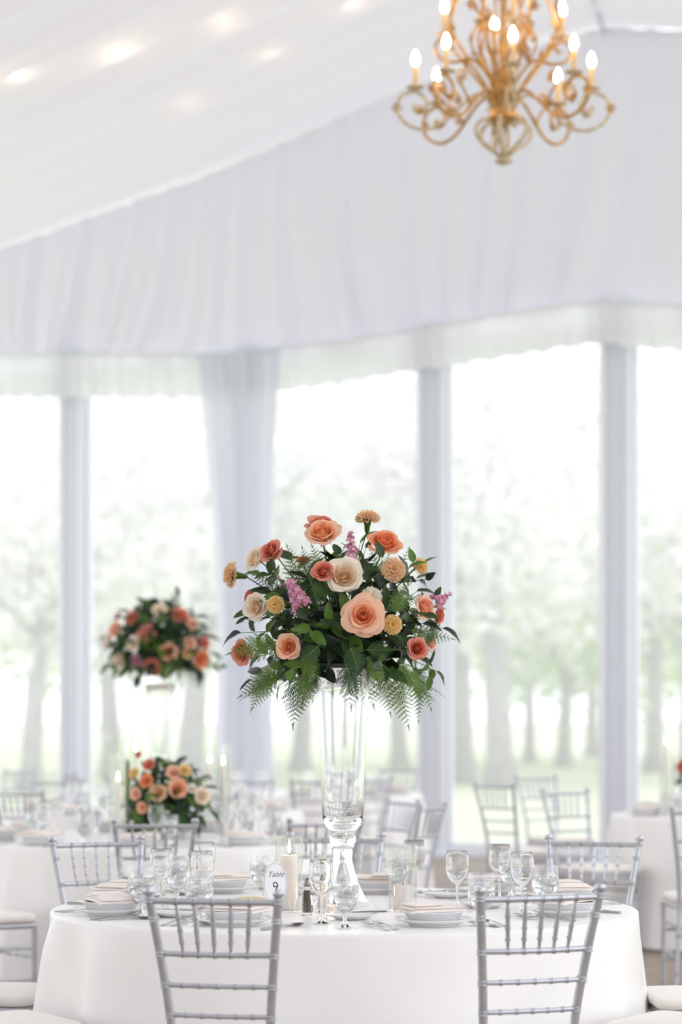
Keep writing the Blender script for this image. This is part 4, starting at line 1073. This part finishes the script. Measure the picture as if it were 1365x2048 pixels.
def spray(base, direc, L, n, size, label, group, m=None, kind=None, tipleaf=True):
    base = Vector(base); d = Vector(direc).normalized(); t = thing('leaf_spray', label, 'leaves', base, 0, group)
    side = d.cross(Vector((0, 0, 1))); side = side.normalized() if side.length > .05 else Vector((1, 0, 0))
    bend = Vector((rng.uniform(-.3, .3), rng.uniform(-.3, .3), rng.uniform(-.25, .1))) * L
    P = lambda s: d * L * s + bend * s * s
    obj('twig', MB().tube([P(0), P(.5), P(1)], [.0022, .0017, .0010], 5), M_STEM, t)
    for k in range(n):
        s = .35 + .65 * k / max(1, n - 1); a = k * 2.5 + rng.uniform(-.4, .4)
        o = (side * math.cos(a) + d.cross(side) * math.sin(a))
        X = (d * (.55 if k < n - 1 else 1.6) + o * .9 + Vector((0, -.15, 0))).normalized()
        Zv = (d * .9 + Vector((0, -.5, .5)) + o * .1); Zv = (Zv - X * Zv.dot(X)).normalized(); Yv = Zv.cross(X)
        mm = Matrix.Identity(4); mm.col[0][:3] = X; mm.col[1][:3] = Yv; mm.col[2][:3] = Zv; mm.col[3][:3] = P(s)
        lm = m or rng.choice([M_LEAF, M_LEAF, M_LEAF3, M_LEAF3, M_LEAF2])
        obj('leaf', LEAVES[rng.randrange(3) if kind is None else kind], lm, t, mm @ Matrix.Scale(size * rng.uniform(.75, 1.2), 4))
    return t

# ------------------------------------------------------------------ main bouquet
BQ = 'tall bouquet on the main table'
YB = VB.y; SB = F_PX / YB
def bpt(px, py, dy=0.0): return at(px, py, YB + dy)
CORE = bpt(686, 1290)                           # flowers are stuck into the foam here
tray = thing('flower_tray', 'dark shallow tray on the rim of the main vase', 'tray', VB + Vector((0, 0, .7535)))
obj('dish', MB().lathe([(0, 0), (.092, 0), (.100, .012), (.098, .013), (.088, .004), (0, .004)], 32), M_TRAY, tray)
foam = obj('floral_foam', MB().lathe([(0, 0), (.085, 0), (.12, .04), (.135, .10), (.115, .16), (.06, .20), (0, .21)], 20), M_FOAM, None, Matrix.Translation(VB + Vector((0, 0, .759))))
tag(foam, 'dark green flower foam hidden inside the main bouquet', 'foam')
px2 = lambda p: p / SB / 2 * 1.08
def fl_at(px, py, dy): return bpt(px, py, dy)
R_, C_ = rose, carnation
into = lambda p: CORE + (Vector(p) - CORE) * .25
def mr(kind, col, px, py, dy, face, dia, label):
    p = bpt(px, py, dy); R_(kind, col, p, face, px2(dia) * (F_PX / SB and (YB + dy) / YB), label, BQ, into(p))
def mc(col, px, py, dy, face, dia, label, bend=None):
    p = bpt(px, py, dy); C_(col, p, face, px2(dia), label, BQ, into(p), bend)
mc('tan', 736, 1033, -.02, (.05, -.35, 1), 46, 'tan carnation on a long stem at the very top of the main bouquet', Vector((-.01, 0, .02)))
mr('cup', 'peach', 645, 1066, -.10, (-.1, -.8, .75), 66, 'large pale peach rose at the top left of the main bouquet')
mr('cup', 'coral', 648, 1052, -.01, (.15, -.5, 1), 66, 'dusty coral rose just behind the topmost peach rose')
mr('cup', 'orange', 769, 1086, -.08, (.22, -.62, .8), 66, 'orange peach rose at the upper right of the main bouquet')
mr('bud', 'coral', 543, 1101, -.12, (-.55, -.75, .55), 46, 'coral rose bud beside the cream rose at upper left')
mr('garden', 'cream', 511, 1118, -.06, (-.85, -.6, .35), 50, 'cream rose turned left behind the upper left coral bud')
mc('tan', 460, 1149, -.02, (-1, -.25, .12), 48, 'tan carnation sticking out at the far left of the main bouquet')
mr('bud', 'coral', 647, 1143, -.26, (-.05, -.85, .55), 44, 'deep coral rose bud left of the big cream rose')
mr('garden', 'cream', 689, 1152, -.25, (.05, -1, .3), 72, 'big cream garden rose in the upper middle of the main bouquet')
mc('tan', 788, 1138, -.22, (.15, -1, .25), 46, 'beige carnation at the upper right of the main bouquet')
mc('yellow', 843, 1131, -.12, (.6, -.8, .3), 32, 'small yellow carnation at the right below the orange rose')
mr('garden', 'cream', 512, 1213, -.16, (-.45, -.9, .1), 52, 'cream rose at the left beside the small yellow carnation')
mc('yellow', 551, 1209, -.24, (-.1, -1, .1), 33, 'small yellow carnation at the left of the main bouquet')
mr('bud', 'coral', 499, 1194, -.06, (-.8, -.3, .4), 34, 'coral rose peeping out behind the left cream rose')
mc('white', 745, 1191, -.24, (.25, -.9, .4), 38, 'small white carnation behind the big peach rose')
mr('open', 'peach', 727, 1231, -.31, (.0, -1, .12), 76, 'big open peach rose in the middle of the main bouquet')
mc('yellow', 786, 1249, -.28, (.2, -1, .05), 37, 'yellow beige carnation right of the big peach rose')
mr('cup', 'blush', 851, 1215, -.14, (.7, -.8, .3), 48, 'pale peach rose at the right beside the mauve stock')
mr('bud', 'coral', 879, 1231, -.05, (.8, -.3, -.1), 34, 'coral rose tucked low behind the right peach rose')
mr('garden', 'peach', 577, 1293, -.25, (-.3, -1, .1), 50, 'peach rose at the lower left of the main bouquet')
mr('cup', 'coral', 484, 1304, -.10, (-.7, -.65, -.15), 50, 'coral rose behind a fern at the lower left edge')
mr('bud', 'coral', 836, 1297, -.20, (.45, -1, .12), 42, 'dusty coral rose bud at the lower right of the main bouquet')
mr('cup', 'blush', 863, 1285, -.06, (.9, -.4, .0), 34, 'blush rose half hidden behind the lower right coral bud')
mr('bud', 'coral', 606, 1120, -.04, (-.1, -.5, 1), 26, 'small coral bud among ferns at the top left')
stock(bpt(708, 1142, -.14), bpt(701, 1064, -.12), 14, .0125, 'upright mauve stock spike at the top of the main bouquet', BQ, .016)
stock(bpt(606, 1214, -.27), bpt(578, 1160, -.26), 18, .0145, 'mauve stock spike drooping at the left of the main bouquet', BQ, .024)
stock(bpt(566, 1170, -.22), bpt(547, 1142, -.20), 3, .008, 'budding tip of a stock spike at the left', BQ, .006)
stock(bpt(872, 1205, -.10), bpt(890, 1196, -.10), 9, .0125, 'mauve stock florets at the right edge of the main bouquet', BQ, .020)
stock(bpt(880, 1198, -.08), bpt(902, 1188, -.08), 3, .013, 'single mauve floret sticking out at the far right', BQ, .004)

# ferns seen against the light: base pixel, tip pixel, depth of base and tip, width
FR = [((560, 1340), (479, 1394), -.12, -.10, .44, 'drooping at the lower left of the main bouquet'), ((545, 1335), (503, 1420), -.12, -.14, .42, 'hanging at the lower left of the main bouquet'),
      ((598, 1340), (586, 1454), -.14, -.16, .40, 'hanging lowest at the left of the vase'), ((610, 1335), (606, 1418), -.20, -.22, .38, 'hanging at the left rim of the vase'), ((630, 1345), (626, 1404), -.10, -.10, .36, 'close against the left of the vase'),
      ((690, 1320), (716, 1398), -.24, -.24, .44, 'hanging in front of the vase rim'), ((760, 1335), (782, 1430), -.16, -.18, .40, 'hanging at the right of the vase'), ((790, 1345), (819, 1457), -.16, -.18, .36, 'hanging lowest at the right of the vase'),
      ((830, 1330), (864, 1422), -.10, -.10, .36, 'drooping at the lower right edge'), ((835, 1350), (838, 1446), -.02, 0, .30, 'thin one hanging at the lower right'), ((800, 1320), (842, 1400), -.20, -.22, .46, 'broad one at the lower right'),
      ((815, 1260), (910, 1279), -.14, -.12, .32, 'reaching out at the right edge'), ((560, 1280), (456, 1308), -.20, -.22, .42, 'lying over the lower left coral rose'), ((600, 1180), (573, 1088), -.10, -.06, .34, 'standing at the top left beside the coral bud'),
      ((625, 1170), (604, 1092), -.10, -.06, .34, 'standing at the top left of the main bouquet'), ((650, 1170), (624, 1090), -.04, -.02, .40, 'under the topmost peach rose on its left'), ((660, 1160), (690, 1092), -.03, -.02, .40, 'under the topmost peach rose on its right'),
      ((775, 1180), (738, 1095), -.06, -.03, .36, 'behind the orange rose on its left'), ((780, 1180), (820, 1092), -.04, -.03, .22, 'thin one at the upper right'), ((760, 1170), (778, 1108), -.03, -.02, .34, 'under the orange rose'),
      ((570, 1190), (498, 1142), -.10, -.05, .34, 'under the upper left cream rose'), ((790, 1230), (812, 1160), -.26, -.28, .40, 'dark one at the right below the beige carnation'), ((770, 1220), (840, 1190), -.24, -.24, .36, 'dark one reaching right in the middle'),
      ((640, 1290), (600, 1325), -.28, -.31, .52, 'lying over the lower left middle'), ((700, 1290), (720, 1350), -.28, -.32, .52, 'over the front of the vase rim'), ((730, 1300), (790, 1300), -.28, -.32, .46, 'pointing right below the peach rose'),
      ((560, 1320), (520, 1350), -.18, -.24, .5, 'pointing down left below the lower left rose'), ((640, 1220), (617, 1150), -.24, -.26, .36, 'left of the deep coral bud'), ((600, 1310), (640, 1360), -.24, -.28, .5, 'falling over the left rim of the vase'),
      ((850, 1290), (880, 1250), -.16, -.16, .4, 'behind the lower right coral bud'), ((740, 1320), (762, 1372), -.24, -.28, .48, 'falling over the right rim of the vase')]
for (b, tp, d0, d1, w, l) in FR:
    out = Vector((tp[0] - 686, -90, (1250 - tp[1]))).normalized()
    frond(bpt(b[0], b[1], d0), bpt(tp[0], tp[1], d1), out + Vector((0, -.6, .35)), w, 'fern frond ' + l, BQ, .05)
def zone(d):
    v = 'top' if d.z > .75 else 'upper' if d.z > .3 else 'middle' if d.z > -.2 else 'lower'
    h = 'left' if d.x < -.35 else 'right' if d.x > .35 else 'centre'
    return '%s %s %s' % (v, h, 'front' if d.y < -.3 else 'back' if d.y > .3 else 'side')
# ring of hanging ferns around the back and sides
for k in range(16):
    a = PI * (-.08 + 1.16 * k / 15); d = Vector((math.cos(a), math.sin(a), 0))
    b = CORE + d * .12 + Vector((0, 0, -.05)); tp = CORE + d * rng.uniform(.22, .33) + Vector((0, 0, -rng.uniform(.10, .20)))
    frond(b, tp, d + Vector((0, 0, .6)), .42, 'fern frond hanging at the %s of the main bouquet' % zone(Vector((d.x, d.y, -.3))), BQ, .08, N=8)
# leaf filling
r2 = random.Random(77)
LS = 'dark green leaf spray filling the main bouquet'
def dome(k, n, seed=0):
    z = 1 - 1.55 * (k + .5) / n; a = k * 2.39996 + seed; q = math.sqrt(max(0, 1 - z * z)); return Vector((q * math.cos(a), q * math.sin(a), z))
for k in range(92):
    d = dome(k, 92); c0 = CORE + Vector((0, 0, .02)); b = c0 + Vector((d.x * .15, d.y * .15, d.z * .13))
    L = r2.uniform(.09, .145) * (1.0 + .25 * max(0, d.z))
    if d.y < -.3 and abs(d.x) < .8: L *= .85
    if d.y < -.2 and d.z < -.1:
        L *= .6
        if k % 2: continue
    spray(b, d + Vector((0, 0, .05)), L, 4, .070, 'glossy green leaf spray at the %s of the main bouquet' % zone(d), BQ)
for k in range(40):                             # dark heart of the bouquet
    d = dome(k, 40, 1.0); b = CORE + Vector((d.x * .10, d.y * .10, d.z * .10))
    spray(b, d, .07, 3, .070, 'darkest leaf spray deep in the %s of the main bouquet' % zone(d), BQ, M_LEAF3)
for (px, py, dy, dr, sz, n, m, l) in [(812, 1130, -.16, (.1, -.3, 1), .055, 3, M_LEAF2, 'bright leaf spray beside the small yellow carnation at right'), (860, 1190, -.08, (.9, -.3, .5), .05, 3, M_LEAF, 'leaf spray reaching out at the right edge'),
                                 (865, 1345, -.12, (.4, -.4, -1), .045, 4, M_LEAF2, 'bright leaf spray hanging at the lower right'), (510, 1345, -.1, (-1, -.2, -.12), .085, 2, M_LEAF3, 'long dark pointed leaf at the far lower left'),
                                 (505, 1238, -.12, (-1, -.2, -.1), .036, 4, M_LEAF, 'thin twig with small leaves at the left edge'), (620, 1265, -.28, (.1, -1, -.6), .06, 3, M_LEAF2, 'bright leaf in the left middle of the main bouquet'),
                                 (545, 1150, -.14, (-.6, -.5, .3), .06, 4, M_LEAF, 'glossy leaves under the upper left roses'), (830, 1235, -.2, (.5, -1, .1), .065, 2, M_LEAF, 'large leaf over the right peach rose'),
                                 (760, 1130, -.18, (-.1, -.6, 1), .05, 3, M_LEAF, 'leaves under the orange rose'), (600, 1335, -.26, (-.6, -1, -.4), .06, 2, M_LEAF2, 'bright leaf at the left vase rim'),
                                 (775, 1335, -.24, (.5, -1, -.3), .08, 2, M_LEAF, 'broad leaf at the right vase rim'), (840, 1160, -.1, (.8, -.2, .1), .05, 3, M_LEAF3, 'dark leaves below the small yellow carnation at right')]:
    b = bpt(px, py, dy) - Vector(dr).normalized() * .05
    spray(b, dr, .07, n, sz, l, BQ, m, 3 if 'pointed' in l else None)

# ------------------------------------------------------------------ background bouquets
JR = {k: joined_rose(k) for k in ('open', 'cup', 'garden')}
def far_rose(col, px, py, dia, Y, c, label, group, kind='cup', push=.10):
    p = at(px, py, Y); d = p - c; d.y = 0
    rad = min(1, d.length / .34); p.y = Y - push * 2.2 * math.sqrt(max(0, 1 - rad * rad)) - .02
    p = at(px, py, p.y); f = Vector((d.x, -.30, d.z)).normalized() if rad > .6 else Vector((d.x * 1.4, -.35, d.z * 1.4 + .05)).normalized()
    R = dia / 2 / F_PX * p.y
    o = obj('rose', JR[kind], FL[col][0], None, frame_to(f, p - f * R * .35, rng.uniform(0, 6)) @ Matrix.Scale(R, 4))
    tag(o, label, 'rose', group)
    if kind == 'open':
        h = obj('rose_heart', PET['open_h'], FL[col][1], o)
TC = at(320, 1300, 14.9)
GT = 'blurred tall bouquet in the left background'
NM = {'rosepink': 'deep-hearted pink', 'cream': 'cream', 'mauve': 'mauve', 'coral': 'coral', 'peach': 'peach', 'blush': 'blush', 'yellow': 'yellow', 'orange': 'orange', 'white': 'white', 'tan': 'tan'}
for col, px, py, dia, kd, w in [('rosepink', 291, 1264, 44, 'open', 'in the upper left'), ('cream', 267, 1288, 30, 'cup', 'at the left below the pink one'), ('cream', 238, 1319, 36, 'cup', 'at the lower left edge'),
                                ('mauve', 273, 1323, 30, 'garden', 'at the lower left'), ('coral', 304, 1334, 36, 'open', 'lowest in the middle'), ('peach', 337, 1304, 40, 'garden', 'largest in the right middle'),
                                ('blush', 380, 1286, 30, 'cup', 'at the right'), ('yellow', 374, 1307, 22, 'cup', 'smallest at the right'), ('orange', 402, 1318, 38, 'cup', 'at the lower right edge'), ('coral', 408, 1286, 26, 'cup', 'at the right edge'),
                                ('coral', 359, 1231, 36, 'cup', 'at the top right'), ('blush', 384, 1248, 28, 'cup', 'at the upper right edge'), ('cream', 319, 1221, 32, 'cup', 'topmost'), ('coral', 265, 1236, 32, 'cup', 'at the top left'),
                                ('blush', 231, 1259, 34, 'cup', 'at the upper left edge'), ('white', 216, 1284, 34, 'cup', 'at the left edge'), ('mauve', 236, 1233, 18, 'cup', 'small at the top left corner')]:
    far_rose(col, px, py, dia, 14.9, TC, '%s rose %s of the blurred tall background bouquet' % (NM[col], w), GT, kd)
def far_green(c, n, rad, L, size, label, group, ferns, fl_label, low=1.55):
    f = obj('floral_foam', MB().lathe([(0, -.6), (.7, -.55), (1.0, 0), (.75, .6), (.3, .9), (0, .95)], 16), M_FOAM, None, Matrix.Translation(c) @ Matrix.Scale(rad * .95, 4))
    tag(f, 'dark flower foam inside ' + label.split(' of ')[1], 'foam')
    for k in range(n):
        z = 1 - low * (k + .5) / n; a = k * 2.4; q = math.sqrt(max(0, 1 - z * z)); d = Vector((q * math.cos(a), q * math.sin(a), z))
        spray(c + d * rad, d, L * rng.uniform(.8, 1.15), 4, size, label.replace('spray of', 'spray at the %s of' % zone(d)), group)
    for k in range(ferns):
        a = 2 * PI * k / ferns; d = Vector((math.cos(a), math.sin(a), 0))
        frond(c + d * rad * .8 + Vector((0, 0, -.03)), c + d * rad * rng.uniform(1.7, 2.3) + Vector((0, 0, -rng.uniform(.14, .26))), d + Vector((0, 0, .6)), .44, fl_label.replace('frond of', 'frond at the %s of' % zone(Vector((d.x, d.y, -.3)))), group, .08, N=7)
far_green(TC + Vector((0, 0, .02)), 84, .14, .13, .10, 'leaf spray of the blurred tall background bouquet', GT, 14, 'fern frond of the blurred tall background bouquet')
spray(at(408, 1330, 14.8), (1, -.2, -.1), .10, 5, .07, 'bright green leaf spray at the right of the tall background bouquet', GT, M_LEAF2)
spray(at(335, 1215, 14.9), (.4, -.1, 1), .10, 3, .06, 'leaf twig rising from the top of the tall background bouquet', GT, M_LEAF)
LC = at(335, 1592, 11.8); GL = 'low bouquet on the left background table'
for col, px, py, dia, kd, w in [('tan', 316, 1585, 38, 'garden', 'large in the middle'), ('peach', 356, 1576, 42, 'garden', 'largest right of the middle'), ('coral', 298, 1530, 27, 'cup', 'standing up at the top'), ('coral', 277, 1510, 15, 'cup', 'tiny and dark, highest'),
                                ('orange', 293, 1562, 30, 'cup', 'at the upper left'), ('yellow', 269, 1547, 24, 'cup', 'at the left top'), ('blush', 347, 1545, 30, 'cup', 'at the top right'), ('yellow', 369, 1541, 27, 'cup', 'at the right top'),
                                ('cream', 404, 1592, 36, 'cup', 'at the right edge'), ('white', 384, 1577, 20, 'cup', 'small at the right'), ('peach', 285, 1615, 24, 'cup', 'lowest at the left'), ('blush', 272, 1588, 26, 'cup', 'at the left edge')]:
    far_rose(col, px, py, dia, 11.8, LC, '%s rose %s of the low background bouquet' % (NM[col], w), GL, kd, .08)
far_green(LC + Vector((0, 0, -.02)), 60, .095, .085, .075, 'leaf spray of the low background bouquet', GL, 6, 'fern frond of the low background bouquet', 1.7)
RC = at(1412, 1545, 14.5); GR = 'low bouquet cut by the right picture edge'
for col, px, py, dia, w in [('coral', 1366, 1533, 26, 'leftmost'), ('peach', 1390, 1520, 28, 'upper'), ('cream', 1385, 1556, 28, 'lower'), ('rosepink', 1420, 1530, 34, 'middle')]:
    far_rose(col, px, py, dia, 14.5, RC, '%s rose %s in the bouquet at the right picture edge' % (NM[col], w), GR, 'cup', .08)
far_green(RC, 24, .07, .08, .065, 'leaf spray of the bouquet at the right picture edge', GR, 4, 'fern frond of the bouquet at the right edge', 1.7)
